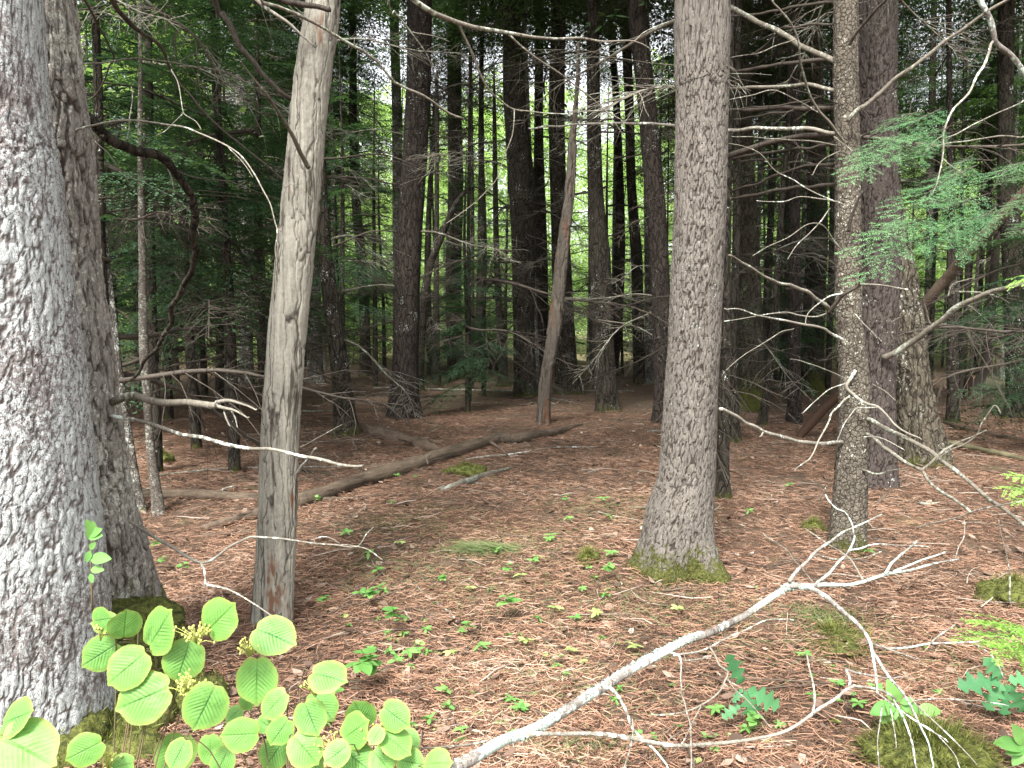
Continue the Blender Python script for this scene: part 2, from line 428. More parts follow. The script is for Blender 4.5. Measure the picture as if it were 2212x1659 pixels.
# trunk from pixel measurements: pts = [(u, v, width)], top to bottom, standing in the vertical plane at depth Y
def trunk(parent_name, label, cat, pts, mat, Y=None, group=None, top=16.0, flare=0.5, sides=28, step=0.06, near=False, plates=None, seed=0, hump=0.04, topcut=False, wig=0.0, flh=0.18):
    pts = sorted(pts, key=lambda p: -p[1])           # bottom first
    if Y is None:
        b0 = gnd(pts[0][0], pts[0][1]); Y = float(b0[1])
    W = []; Rr = []
    for u, v, wd in pts:
        p = at(u, v, Y); W.append(p); Rr.append(wd / 2 * depth(p) / F)
    W = np.array(W); Rr = np.array(Rr)
    bx, by = W[0][0], W[0][1]; gz = float(gh(bx, by))
    if W[0][2] > gz:                                 # carry the foot down to the ground
        W = np.vstack([[W[0][0] + (W[0][0] - W[1][0]) * 0.05, by, gz], W]); Rr = np.concatenate([[Rr[0]], Rr])
    W = np.vstack([W[0] + np.array([0, 0, -0.25]), W]); Rr = np.concatenate([[Rr[0] * 1.05], Rr])
    if not topcut and W[-1][2] < top:
        d = (W[-1] - W[-2]) / max(1e-3, (W[-1][2] - W[-2][2]))
        d[0] = np.clip(d[0], -0.12, 0.12)
        h = top - W[-1][2]
        for k in (0.33, 0.66, 1.0):
            W = np.vstack([W, W[-1] + d * h * 0.33 * np.array([0.6, 0.6, 1])]); Rr = np.concatenate([Rr, [Rr[-1] * (1 - 0.2 * k - 0.1)]])
    P, rad = crv(W, Rr, step)
    if wig:
        P[:, 0] += wig * vnoise(P * [0, 0, 1], 0.9, seed + 50); P[:, 1] += wig * vnoise(P * [0, 0, 1], 0.8, seed + 51)
    root = thing(parent_name, label, cat, (W[1][0], by, gz), group)
    rs = np.random.default_rng(seed + 3)
    ph = rs.uniform(0, 6.28, 4)
    def prof(Pp, rd, th, rr):
        h = np.clip(Pp[:, 2] - gz, 0, None)[:, None]
        lob = 0.55 + 0.45 * np.sin(3 * th + ph[0])[None] + 0.35 * np.sin(5 * th + ph[1])[None]
        out = rr * (1 + flare * np.exp(-h / flh) * np.clip(lob, 0, 2))
        out = out * (1 + hump * np.sin(2 * th + ph[2] + h * 0.7) + hump * 0.6 * np.sin(3 * th[None] + ph[3] - h * 1.1))
        return out
    V, Q, T, D = tube(P, rad, sides, 0.035, seed, True, prof)
    attrs = {}
    if plates:                                       # real bark plates: (cell scale, z stretch, depth)
        S, zs, dp = plates
        loc = V - np.array([W[1][0], by, gz])
        q = loc.copy(); 
        q[:, 0] += 0.014 * vnoise(loc, 14, 1) + 0.005 * vnoise(loc, 45, 6); q[:, 1] += 0.014 * vnoise(loc, 14, 2) + 0.005 * vnoise(loc, 45, 7); q[:, 2] += 0.05 * vnoise(loc, 9, 3) + 0.02 * vnoise(loc, 50, 8)
        q *= S; q[:, 2] *= zs
        e, idv = worley(q, seed)
        e2, _ = worley(q * 2.3, seed + 7)
        hgt = np.minimum(e / 0.13, 1.0) * (0.6 + 0.8 * idv) + 0.35 * np.minimum(e2 / 0.18, 1) + 0.3 * vnoise(loc, 90, 5) + 0.2 * vnoise(loc, 40, 15)
        ring = len(P) * sides
        Dn = D.reshape(-1, 3)
        V[:ring] += Dn * ((hgt[:ring] - 1.0) * dp)[:, None]
        attrs['plate'] = np.minimum(e, 1) * (0.7 + 0.3 * np.minimum(e2 / 0.2, 1))
    mb = MB().add(V, Q, T, **attrs)
    part('trunk', mb, mat, root)
    root['_Y'] = Y
    root['_r'] = float(rad[len(rad) // 2])
    TR.append((root, P, rad))
    return root
TR = []

def branch(root, pts, w0, w1, Y0, Y1, mat, name='branch', sides=7, wig=0.012, label=None, ys=None, seed=None, tile=None, extra=None):
    """limb through pixel points, its depth running from Y0 to Y1 and its width from w0 to w1 pixels"""
    if tile: pts = [CR(tile, *p) for p in pts]
    n = len(pts)
    L = [0.0]
    for a, b in zip(pts, pts[1:]): L.append(L[-1] + math.hypot(a[0] - b[0], a[1] - b[1]))
    W = []; Rr = []
    for (u, v), l in zip(pts, L):
        t = l / L[-1]
        p = at(u, v, Y0 + (Y1 - Y0) * t if ys is None else ys[len(W)])
        W.append(p); Rr.append(max(0.0009, (w0 + (w1 - w0) * t) / 2 * depth(p) / F))
    if extra is not None:
        W = [np.array(extra, float)] + W; Rr = [Rr[0]] + Rr
    W = np.array(W)
    tot = np.linalg.norm(np.diff(W, axis=0), axis=1).sum()
    P, rad = crv(W, Rr, max(0.012, tot / 60))
    s = R.randrange(9999) if seed is None else seed
    k = wig * np.clip(rad.mean() / 0.006, 0.3, 1.2)
    for ax in range(3): P[1:-1, ax] += k * 0.8 * vnoise(P[1:-1], 7.0, s + ax)
    V, Q, T, D = tube(P, rad, sides, 0.12, s)
    return part(name, MB().add(V, Q, T), mat, root, label)

# ------------------------------------------------------------------ ground
def make_ground():
    def axis(lo, hi, near_lo, near_hi, fine, n_out):
        a = np.arange(near_lo, near_hi, fine)
        left = near_lo - np.geomspace(fine * 1.5, near_lo - lo, n_out)[::-1]
        right = near_hi + np.geomspace(fine * 1.5, hi - near_hi, n_out)
        return np.concatenate([left, a, right])
    xs = axis(-600, 600, -6, 6, 0.045, 60); ys = axis(-60, 900, 1.2, 12, 0.04, 80)
    X, Yg = np.meshgrid(xs, ys)
    Z = gh(X.ravel(), Yg.ravel())
    P = np.stack([X.ravel(), Yg.ravel(), 0 * Z], -1)
    nearm = np.exp(-np.maximum(P[:, 1] - 9, 0) / 6)
    Z = Z + nearm * (0.022 * vnoise(P, 4.5, 23) + 0.014 * vnoise(P, 9, 21) + 0.008 * vnoise(P, 21, 22))
    V = np.stack([X.ravel(), Yg.ravel(), Z], -1)
    nx, ny = len(xs), len(ys)
    i, j = np.meshgrid(np.arange(ny - 1), np.arange(nx - 1), indexing='ij')
    Q = np.stack([i * nx + j, i * nx + j + 1, (i + 1) * nx + j + 1, (i + 1) * nx + j], -1).reshape(-1, 4)
    m, n, b = _mat('forest floor')
    oc = _objc(n)
    dn = n.nodes.new("ShaderNodeTexNoise"); dn.inputs["Scale"].default_value = 3.0; n.links.new(oc, dn.inputs["Vector"])
    def streak(rot, sc_):
        mp = n.nodes.new("ShaderNodeMapping"); mp.inputs["Rotation"].default_value = (0, 0, rot); mp.inputs["Scale"].default_value = (1, 0.12, 1)
        va = n.nodes.new("ShaderNodeVectorMath"); va.operation = 'ADD'
        vs = n.nodes.new("ShaderNodeVectorMath"); vs.operation = 'SCALE'; vs.inputs["Scale"].default_value = 0.25
        n.links.new(dn.outputs["Color"], vs.inputs[0]); n.links.new(oc, va.inputs[0]); n.links.new(vs.outputs[0], va.inputs[1])
        n.links.new(va.outputs[0], mp.inputs["Vector"])
        return _noise(n, mp.outputs[0], sc_, 3, 0.7)
    s1 = streak(0.5, 150); s2 = streak(1.7, 130); s3 = streak(2.7, 170)
    f = _math(n, 'ADD', _math(n, 'ADD', _math(n, 'MULTIPLY', s1, 0.33), _math(n, 'MULTIPLY', s2, 0.33)), _math(n, 'MULTIPLY', s3, 0.34))
    c = _ramp(n, f, [(0.42, (0.032, 0.022, 0.016)), (0.5, (0.12, 0.073, 0.05)), (0.6, (0.25, 0.16, 0.11))])
    big = _noise(n, oc, 0.9, 6, 0.7)
    c = _mix(n, _ramp(n, big, [(0.4, (0, 0, 0)), (0.6, (0.9, 0.9, 0.9))]), c, _mix(n, f, (0.02, 0.016, 0.012), (0.15, 0.12, 0.088)))
    md = _noise(n, oc, 7, 4, 0.7)
    c = _mix(n, _ramp(n, md, [(0.56, (0, 0, 0)), (0.64, (0.6, 0.6, 0.6))]), c, (0.05, 0.032, 0.022))
    gr = _noise(n, oc, 2.0, 3, 0.6)
    c = _mix(n, _ramp(n, gr, [(0.6, (0, 0, 0)), (0.72, (0.4, 0.4, 0.4))]), c, (0.12, 0.13, 0.05))
    sx = n.nodes.new("ShaderNodeSeparateXYZ"); n.links.new(oc, sx.inputs[0])
    fg = _ramp(n, _math(n, 'DIVIDE', sx.outputs[1], 120.0), [(0.24, (0, 0, 0)), (0.34, (1, 1, 1))])
    c = _mix(n, fg, c, _mix(n, md, (0.05, 0.045, 0.022), (0.2, 0.16, 0.1)))
    n.links.new(c, b.inputs["Base Color"]); b.inputs["Roughness"].default_value = 0.95; b.inputs["Specular IOR Level"].default_value = 0.1
    bp = n.nodes.new("ShaderNodeBump"); bp.inputs["Distance"].default_value = 0.02; bp.inputs["Strength"].default_value = 0.9
    n.links.new(_math(n, 'ADD', f, _math(n, 'MULTIPLY', md, 0.6)), bp.inputs["Height"]); n.links.new(bp.outputs[0], b.inputs["Normal"])
    o = link('ground', MB().add(V, Q).mesh('ground', m))
    tag(o, kind='structure')
make_ground()

# ------------------------------------------------------------------ litter
def floor_points(n, y0, y1, pw, margin=1.15):
    """random points on the ground inside the widened view, denser near the camera"""
    t = rng.random(n) ** pw
    y = y0 + (y1 - y0) * t
    x = (rng.random(n) * 2 - 1) * (y * 0.70 + 0.4) * margin
    return x, y
def strips(x, y, ln, wd, bend, lift, tiltmax=0.25):
    n = len(x); a = rng.random(n) * 2 * math.pi
    z = gh(x, y) + lift
    d = np.stack([np.cos(a), np.sin(a), rng.uniform(-tiltmax, tiltmax, n)], -1)
    s = np.stack([-np.sin(a), np.cos(a), 0 * a], -1)
    c = np.stack([x, y, z], -1)
    P = []
    for k, t in enumerate((-0.5, 0.0, 0.5)):
        off = c + d * (ln * t)[:, None] + s * (bend * (0.25 - t * t) * 4)[:, None]
        w_ = (wd * (0.5 if k != 1 else 0.6))[:, None]
        up = np.array([0, 0, 0.0015])
        P += [off - s * w_, off + s * w_ + up]
    V = np.stack(P, 1).reshape(-1, 3)
    b = np.arange(n) * 6
    Q = np.concatenate([np.stack([b, b + 2, b + 3, b + 1], -1), np.stack([b + 2, b + 4, b + 5, b + 3], -1)])
    return V, Q
def litter_mat(name, stops, trans=False):
    m, n, b = _mat(name)
    c = _ramp(n, _attr(n, "r"), stops)
    n.links.new(c, b.inputs["Base Color"]); b.inputs["Roughness"].default_value = 0.8; b.inputs["Specular IOR Level"].default_value = 0.2
    return m
def make_litter():
    n = 380000
    x, y = floor_points(n, 1.9, 15, 1.9)
    ln = rng.uniform(0.045, 0.105, n); wd = rng.uniform(0.0009, 0.0019, n) * (1 + y * 0.08)
    V, Q = strips(x, y, ln, wd, rng.uniform(-0.028, 0.028, n), rng.uniform(0.006, 0.034, n))
    P2 = np.stack([x, y, 0 * x], -1)
    patch = vnoise(P2, 1.1, 77) * 0.6 + vnoise(P2, 3.1, 78) * 0.4
    keep = rng.random(n) < np.clip(0.88 + 0.7 * patch, 0.3, 1)
    V = V.reshape(n, 6, 3)[keep].reshape(-1, 3); x = x[keep]; y = y[keep]; patch = patch[keep]; n = int(keep.sum()); b = np.arange(n) * 6
    Q = np.concatenate([np.stack([b, b + 2, b + 3, b + 1], -1), np.stack([b + 2, b + 4, b + 5, b + 3], -1)])
    r = np.clip(rng.random(n) * 0.8 + 0.12 + 0.22 * patch, 0, 1)
    m = litter_mat('pine needle litter', [(0.0, (0.04, 0.026, 0.019)), (0.28, (0.125, 0.07, 0.047)), (0.58, (0.255, 0.143, 0.092)), (0.82, (0.35, 0.215, 0.145)), (1.0, (0.45, 0.34, 0.26))])
    o = link('needle_litter', MB().add(V, Q, r=np.repeat(r, 6)).mesh('needle_litter', m, False))
    tag(o, 'rust brown fallen pine needles covering the forest floor', 'pine needles', kind='stuff')
    # fallen leaves: small curled ovals
    n = 9000
    x, y = floor_points(n, 1.9, 34, 1.75)
    z = gh(x, y) + rng.uniform(0.008, 0.035, n)
    a = rng.random(n) * 6.283; s = rng.uniform(0.009, 0.034, n) * (1 + y * 0.012)
    tx = rng.normal(0, 0.28, n); ty = rng.normal(0, 0.28, n)
    prof = [(-1, 0), (-0.55, 0.52), (0.15, 0.62), (0.62, 0.36), (1.1, 0.0), (0.62, -0.36), (0.15, -0.62), (-0.55, -0.52)]
    V = []
    ca, sa = np.cos(a), np.sin(a)
    curl = rng.uniform(-0.1, 0.5, n)
    for px, py in prof + [(0, 0)]:
        jx = px * s * rng.uniform(0.8, 1.2, n); jy = py * s * rng.uniform(0.7, 1.25, n)
        wx = x + jx * ca - jy * sa; wy = y + jx * sa + jy * ca
        wz = z + jx * tx + jy * ty + curl * s * (px * px + py * py) * 0.6
        V.append(np.stack([wx, wy, np.maximum(wz, gh(wx, wy) + 0.003)], -1))
    V = np.stack(V, 1).reshape(-1, 3)
    b = (np.arange(n) * 9)[:, None]
    T = np.concatenate([np.concatenate([b + k, b + (k + 1) % 8, b + 8], 1) for k in range(8)])
    m = litter_mat('dead leaf litter', [(0.0, (0.06, 0.04, 0.03)), (0.5, (0.16, 0.107, 0.08)), (0.85, (0.27, 0.2, 0.155)), (1.0, (0.42, 0.35, 0.285))])
    o = link('leaf_litter', MB().add(V, None, T, r=np.repeat(rng.random(n) ** 1.3, 9)).mesh('leaf_litter', m, True))
    tag(o, 'dry tan and brown dead leaves strewn over the needles', 'dead leaves', kind='stuff')
    # broken twigs
    mb = MB()
    x, y = floor_points(1800, 2.0, 26, 1.5)
    for k in range(1800):
        L = R.uniform(0.08, 0.45); a = R.random() * 6.28; rr = R.uniform(0.0015, 0.0045) * (1 + y[k] * 0.05)
        pts = []
        for t in (-0.5, -0.15, 0.2, 0.5):
            px, py = x[k] + math.cos(a) * L * t + R.uniform(-1, 1) * L * 0.06, y[k] + math.sin(a) * L * t + R.uniform(-1, 1) * L * 0.06
            pts.append((px, py, float(gh(px, py)) + 0.02 + R.uniform(0, 0.02)))
        P, rad = crv(pts, [rr, rr, rr * 0.8, rr * 0.5], L / 5)
        V, Q, T, D = tube(P, rad, 4)
        mb.add(V, Q, T, r=np.full(len(V), R.random()))
    m = litter_mat('twig litter', [(0.0, (0.04, 0.028, 0.02)), (0.6, (0.15, 0.11, 0.085)), (1.0, (0.4, 0.35, 0.29))])
    o = link('twig_litter', mb.mesh('twig_litter', m, True))
    tag(o, 'small broken dead twigs scattered over the needle floor', 'twigs', kind='stuff')
make_litter()
def make_wisps():
    n = 5200
    cx = rng.integers(0, 9, n)
    C = np.array([(-0.9, 6.2), (0.1, 5.6), (-0.2, 4.6), (0.7, 4.3), (-0.7, 4.9), (1.4, 3.9), (0.2, 3.4), (2.2, 3.6), (0.9, 6.6)])[cx]
    x = C[:, 0] + rng.normal(0, .35, n); y = C[:, 1] + rng.normal(0, .3, n)
    V, Q = strips(x, y, rng.uniform(.03, .09, n), rng.uniform(.0009, .0018, n), rng.uniform(-.02, .02, n), rng.uniform(.015, .04, n), 0.7)
    o = link('grass_wisps', MB().add(V, Q, r=np.repeat(rng.random(n), 6)).mesh('grass_wisps', M['grass'], False))
    tag(o, 'thin green grass and moss wisps mixed into the needle floor', 'grass', kind='stuff')
make_wisps()

# ------------------------------------------------------------------ foliage templates (numpy)
def rot(ax, ay, az):
    cx, sx, cy, sy, cz, sz = math.cos(ax), math.sin(ax), math.cos(ay), math.sin(ay), math.cos(az), math.sin(az)
    return np.array([[cz, -sz, 0], [sz, cz, 0], [0, 0, 1]]) @ np.array([[cy, 0, sy], [0, 1, 0], [-sy, 0, cy]]) @ np.array([[1, 0, 0], [0, cx, -sx], [0, sx, cx]])

def bough(L=1.5, ll=0.055, lw=0.012, seed=0, droop=0.25, width=0.42, gap=0.055, fine=0.032):
    """one flat evergreen spray along +x: returns leaflets (n,4,3) and stems [(pts, radii)]"""
    rs = np.random.default_rng(seed)
    leaf = []; stems = []
    def curve(t): return np.array([L * t, 0.05 * L * math.sin(t * 3 + seed), -droop * L * t * t])
    stems.append((np.array([curve(t) for t in np.linspace(0, 1, 7)]), np.linspace(0.009, 0.0015, 7) * L / 1.5))
    t = 0.08; side = 1
    while t < 1.0:
        base = curve(t)
        tl = L * width * (1 - t) ** 0.75 * rs.uniform(0.75, 1.15) * min(1, 0.35 + t * 3) + 0.05
        ang = side * math.radians(rs.uniform(42, 66))
        d = np.array([math.cos(ang), math.sin(ang), -0.12 + rs.normal(0, 0.12)])
        n = max(2, int(tl / fine))
        tt = np.linspace(0.04, 1, n)
        Pt = base + d * (tl * tt)[:, None]; Pt[:, 2] -= 0.35 * tl * tt ** 2 * (0.4 + droop)
        stems.append((np.vstack([base, Pt[n // 2], Pt[-1]]), np.array([0.003, 0.002, 0.001]) * L / 1.5))
        for sd in (1, -1):
            a2 = ang + sd * np.radians(rs.uniform(38, 62, n))
            l = ll * rs.uniform(0.6, 1.3, n) * (1.15 - 0.5 * tt)
            dd = np.stack([np.cos(a2), np.sin(a2), rs.normal(-0.15, 0.22, n)], -1)
            nn = np.stack([-np.sin(a2), np.cos(a2), rs.normal(0, 0.25, n)], -1)
            w_ = lw * rs.uniform(0.7, 1.3, n)
            a = Pt; c = Pt + dd * l[:, None]; mid = Pt + dd * (l * 0.45)[:, None]
            leaf.append(np.stack([a, mid + nn * w_[:, None], c, mid - nn * w_[:, None]], 1))
        t += gap / L * rs.uniform(0.7, 1.3); side = -side
    n = 5
    return np.concatenate(leaf), stems

def add_leaves(mb, Lf, r):
    n = len(Lf); mb.add(Lf.reshape(-1, 3), np.arange(n * 4).reshape(n, 4), r=np.repeat(r, 4))
def add_stems(mb, stems, Mx=None, off=None, sides=4):
    for P, rad in stems:
        P = P if Mx is None else P @ Mx.T + off
        V, Q, T, D = tube(np.asarray(P), np.asarray(rad), sides, caps=False)
        mb.add(V, Q)

TPL = [bough(seed=s, droop=0.15 + 0.12 * (s % 3)) for s in range(6)]
TPLC = [bough(seed=20 + s, ll=0.07, lw=0.0115, gap=0.07, fine=0.042, droop=0.2 + 0.1 * (s % 3)) for s in range(6)]

def conifer_crown(name, z0, z1, rbot, rtop, count, tpls, seed, mat, sagging=0.15, leafscale=1.0, stems=True):
    rs = np.random.default_rng(seed)
    mbl = MB(); mbs = MB()
    for k in range(count):
        t = rs.random() ** 0.9
        z = z0 + (z1 - z0) * t
        rr = (rbot + (rtop - rbot) * t) * rs.uniform(0.55, 1.12)
        Lf, st = tpls[rs.integers(len(tpls))]
        s = rr / 1.5
        Mx = rot(rs.normal(0, 0.25), sagging + rs.normal(0, 0.18) - 0.25 * t, rs.random() * 6.283) * s
        off = np.array([0, 0, z])
        X = Lf.reshape(-1, 3) @ Mx.T + off
        base_r = np.clip(rs.normal(0.45, 0.18), 0, 1)
        n = len(Lf)
        add_leaves(mbl, X.reshape(-1, 4, 3), np.clip(base_r + rs.normal(0, 0.2, n), 0, 1))
        if stems: 
            P, rad = st[0]
            V, Q, T, D = tube(P @ Mx.T + off, rad * 1.2, 4, caps=False)
            mbl.add(V, Q, r=np.zeros(len(V)))
    return mbl.mesh(name, mat, False)

def broad_crown(name, z0, z1, rad, sprays, per, ls, seed, mat):
    rs = np.random.default_rng(seed); mb = MB()
    for k in range(sprays):
        t = rs.random(); z = z0 + (z1 - z0) * t
        env = rad * (0.35 + 0.65 * math.sin(math.pi * min(1, 0.15 + t * 0.85)) ** 0.7)
        a = rs.random() * 6.283; q = env * math.sqrt(rs.random()) 
        c = np.array([q * math.cos(a), q * math.sin(a), z])
        sz = rs.uniform(0.25, 0.6)
        off = rs.normal(0, 1, (per, 3)) * [sz, sz, sz * 0.22]
        off[:, 2] -= 0.25 * (off[:, 0] ** 2 + off[:, 1] ** 2)
        P = c + off
        an = rs.random(per) * 6.283; tilt = rs.normal(0, 0.45, per); til2 = rs.normal(-0.2, 0.35, per)
        d = np.stack([np.cos(an), np.sin(an), til2], -1); s = np.stack([-np.sin(an), np.cos(an), tilt], -1)
        l = ls * rs.uniform(0.6, 1.3, per)[:, None]
        Lf = np.stack([P, P + d * l * 0.5 + s * l * 0.36, P + d * l, P + d * l * 0.5 - s * l * 0.36], 1)
        add_leaves(mb, Lf, np.clip(rs.normal(0.5, 0.15) + rs.normal(0, 0.2, per), 0, 1))
    return mb.mesh(name, mat, False)

def dead_branch_mesh(name, L, seed, mat, up=0.1):
    rs = np.random.default_rng(seed); mb = MB()
    def c(t): return np.array([L * t, 0.12 * L * math.sin(2.3 * t + seed), up * L * t - 0.22 * L * t * t + 0.02 * L * math.sin(9 * t + seed)])
    P = np.array([c(t) for t in np.linspace(0, 1, 12)]); rad = np.linspace(0.016, 0.002, 12) * L / 2 * rs.uniform(0.8, 1.3)
    V, Q, T, D = tube(P, rad, 6, 0.1, seed); mb.add(V, Q, T)
    for k in range(int(13 * L)):
        t = rs.uniform(0.2, 0.98); b = c(t); ln = L * 0.45 * (1.1 - t) * rs.uniform(0.5, 1.4) + 0.08
        a = rs.choice([-1, 1]) * rs.uniform(0.5, 1.1); el = rs.uniform(-0.5, 0.3)
        d = np.array([math.cos(a), math.sin(a), el])
        q = [b]; 
        for j in range(4): 
            d = d + rs.normal(0, 0.16, 3) + [0, 0, -0.06]; q.append(q[-1] + d / np.linalg.norm(d) * ln / 4)
        q = np.array(q); V, Q, T, D = tube(q, np.linspace(0.0045, 0.0012, 5), 4); mb.add(V, Q, T)
        for jj in range(2):
            b2 = q[rs.integers(1, 4)]; d2 = d + rs.normal(0, 0.5, 3); d2 /= np.linalg.norm(d2)
            V, Q, T, D = tube(np.array([b2, b2 + d2 * ln * 0.2, b2 + (d2 + [0, 0, -0.2]) * ln * 0.4]), np.array([0.0022, 0.0016, 0.001]), 3); mb.add(V, Q, T)
    return mb.mesh(name, mat)
DEAD = [dead_branch_mesh('branch', 1.6 + 0.3 * k, 40 + k, M['dead_dark'], up=[0.1, -0.05, 0.2][k % 3]) for k in range(6)]
DEADG = [dead_branch_mesh('branch', 1.5 + 0.3 * k, 60 + k, M['dead_grey'], up=[0.1, -0.05, 0.15][k % 3]) for k in range(4)]

CANOPY = [conifer_crown('crown', 0.0, 8.5, 3.6, 1.1, 105, TPLC, 100 + s, M['pine_needles']) for s in range(4)]
HEM = [conifer_crown('crown', 0.9, 8.0, 1.9, 0.35, 85, TPL, 200 + s, M['hemlock'], sagging=0.1) for s in range(4)]
HEMS = [conifer_crown('crown', 0.35, 4.2, 1.25, 0.25, 46, TPL, 240 + s, M['hemlock'], sagging=0.05) for s in range(3)]
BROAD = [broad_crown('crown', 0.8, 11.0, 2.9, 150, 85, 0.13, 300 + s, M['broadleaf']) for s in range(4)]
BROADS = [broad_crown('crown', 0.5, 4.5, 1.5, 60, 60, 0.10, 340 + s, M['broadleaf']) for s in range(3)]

def dress(root, Y, P, rad, dead=8, canopy=True, zlo=1.6, zhi=9, cs=1.0, cz=8.0, dm=None, sz=1.0):
    bx, by, bz = root.location
    for k in range(int(dead * 1.7)):
        z = R.uniform(zlo, zhi)
        i = int(np.argmin(abs(P[:, 2] - z)))
        px, py = P[i][0] - bx, P[i][1] - by
        link('branch', R.choice(dm or (DEAD[:4] + DEADG)), root, (px, py, P[i][2] - bz), (R.uniform(-0.3, 0.3), R.uniform(-0.15, 0.35), R.random() * 6.283), R.uniform(0.6, 1.15) * sz)
    if canopy:
        cz = max(cz, 0.33 * Y + 3.4) if Y > 11 else cz
        i = int(np.argmin(abs(P[:, 2] - cz)))
        link('crown', R.choice(CANOPY), root, (P[i][0] - bx, P[i][1] - by, cz), (0, 0, R.random() * 6.283), cs * (1.2 if Y > 11 else 1))

# ------------------------------------------------------------------ the measured trees
G1 = 'tall conifers standing through the wood'
def T(*a, **k):
    d = k.pop('dress', None)
    r = trunk(*a, **k)
    if d is not None: dress(r, r['_Y'], TR[-1][1], TR[-1][2], **d)
    return r
pineA = T('pine_tree', 'huge pine crusted with silvery white lichen at the left edge of the picture', 'tree',
    [(-92, 0, 320), (-70, 400, 350), (-50, 800, 400), (-30, 1106, 415), (-20, 1300, 425), (-12, 1640, 435)], M['lichen_pine'], Y=2.75, top=13,
    sides=300, step=0.010, plates=(36, 0.26, 0.005), flare=0.18, seed=1, dress=dict(dead=0, cs=0.8, cz=7.5))
pineB = T('pine_tree', 'furrowed grey pine with mossy roots behind the lichened pine', 'tree',
    [(50, 0, 205), (75, 250, 205), (90, 400, 205), (97, 553, 210), (118, 750, 228), (130, 900, 240), (150, 1106, 262), (165, 1230, 285), (170, 1330, 300)], M['furrow_pine'], Y=3.5, top=13,
    sides=240, step=0.012, plates=(24, 0.2, 0.012), flare=0.4, seed=2, flh=0.2, hump=0.02, dress=dict(dead=0, cs=0.7, cz=8.5))
snag = T('dead_snag', 'barkless weathered grey dead trunk standing right of the two big left pines', 'dead tree',
    [(700, -110, 72), (697, 20, 75), (672, 200, 81), (652, 400, 80), (637, 553, 83), (622, 700, 82), (612, 820, 80), (603, 960, 82), (599, 1106, 83), (593, 1250, 80), (588, 1345, 82)], M['snag'],
    sides=200, step=0.012, flare=0.12, seed=3, topcut=True, hump=0.03, plates=(15, 0.07, 0.005))
pineO = T('pine_tree', 'thick straight grey pine with a mossy foot in the middle right foreground', 'tree',
    [(1517, 0, 112), (1517, 200, 109), (1515, 400, 110), (1509, 553, 110), (1499, 753, 116), (1490, 900, 120), (1483, 1030, 128), (1469, 1106, 148), (1463, 1180, 152), (1462, 1222, 152)], M['plate_pine'],
    sides=210, step=0.014, plates=(42, 0.32, 0.006), flare=0.5, flh=0.13, seed=4, dress=dict(dead=0, cs=0.75, cz=8.0))
pineX = T('pine_tree', 'stout purplish brown pine directly behind the pale spruce on the right', 'tree',
    [(1896, 0, 84), (1895, 300, 83), (1897, 553, 83), (1892, 700, 80), (1890, 850, 76), (1888, 1000, 86), (1886, 1050, 92)], M['red_pine'],
    sides=130, step=0.02, plates=(28, 0.28, 0.01), flare=0.15, seed=5, dress=dict(dead=4, zlo=4, cs=0.8, dm=DEADG))
spruceW = T('spruce_tree', 'pale flaky barked spruce with many dead side branches right of the thick grey pine', 'tree',
    [(1828, 0, 51), (1828, 200, 54), (1831, 400, 53), (1831, 553, 56), (1834, 700, 55), (1846, 850, 66), (1843, 950, 67), (1837, 1060, 67), (1833, 1150, 72), (1831, 1186, 76)], M['spruce'],
    sides=100, step=0.02, plates=(30, 0.9, 0.006), flare=0.12, seed=6, dress=dict(dead=2, zlo=4.4, zhi=5, cs=0.6, cz=7.5, dm=DEADG))
pineY = T('pine_tree', 'olive grey pine leaning left with deeply furrowed bark, right of the purplish pine', 'tree',
    [(1880, 0, 40), (1905, 300, 46), (1928, 500, 56), (1945, 620, 68), (1960, 753, 80), (1977, 900, 96), (1987, 960, 108), (1990, 990, 118)], M['lean_pine'],
    sides=110, step=0.025, plates=(9, 0.15, 0.03), flare=0.15, seed=7, dress=dict(dead=2, zlo=5, cs=0.8))
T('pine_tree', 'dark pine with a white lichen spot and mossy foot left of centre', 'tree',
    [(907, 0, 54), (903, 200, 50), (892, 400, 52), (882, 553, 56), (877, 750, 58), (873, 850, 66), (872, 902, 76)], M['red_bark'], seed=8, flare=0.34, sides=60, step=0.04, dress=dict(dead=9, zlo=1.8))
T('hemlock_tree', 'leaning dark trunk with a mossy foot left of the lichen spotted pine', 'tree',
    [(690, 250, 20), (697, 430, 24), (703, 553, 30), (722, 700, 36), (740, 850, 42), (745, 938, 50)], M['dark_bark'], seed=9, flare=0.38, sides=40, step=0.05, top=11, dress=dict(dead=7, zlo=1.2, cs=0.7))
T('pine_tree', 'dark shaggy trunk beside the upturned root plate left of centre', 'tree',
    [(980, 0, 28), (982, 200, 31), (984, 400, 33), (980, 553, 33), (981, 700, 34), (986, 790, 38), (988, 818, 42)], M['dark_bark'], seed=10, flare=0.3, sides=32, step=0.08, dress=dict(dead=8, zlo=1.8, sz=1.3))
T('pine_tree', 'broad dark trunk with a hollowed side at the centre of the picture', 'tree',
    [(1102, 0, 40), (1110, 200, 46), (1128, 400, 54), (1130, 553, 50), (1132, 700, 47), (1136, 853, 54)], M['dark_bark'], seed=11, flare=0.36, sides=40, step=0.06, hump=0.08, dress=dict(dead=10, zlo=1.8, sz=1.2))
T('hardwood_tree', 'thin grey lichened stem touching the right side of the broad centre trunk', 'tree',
    [(1130, 0, 9), (1142, 300, 11), (1150, 560, 13), (1156, 750, 15), (1158, 851, 17)], M['grey_bark'], seed=12, flare=0.34, sides=16, step=0.12, top=12, dress=dict(dead=3))
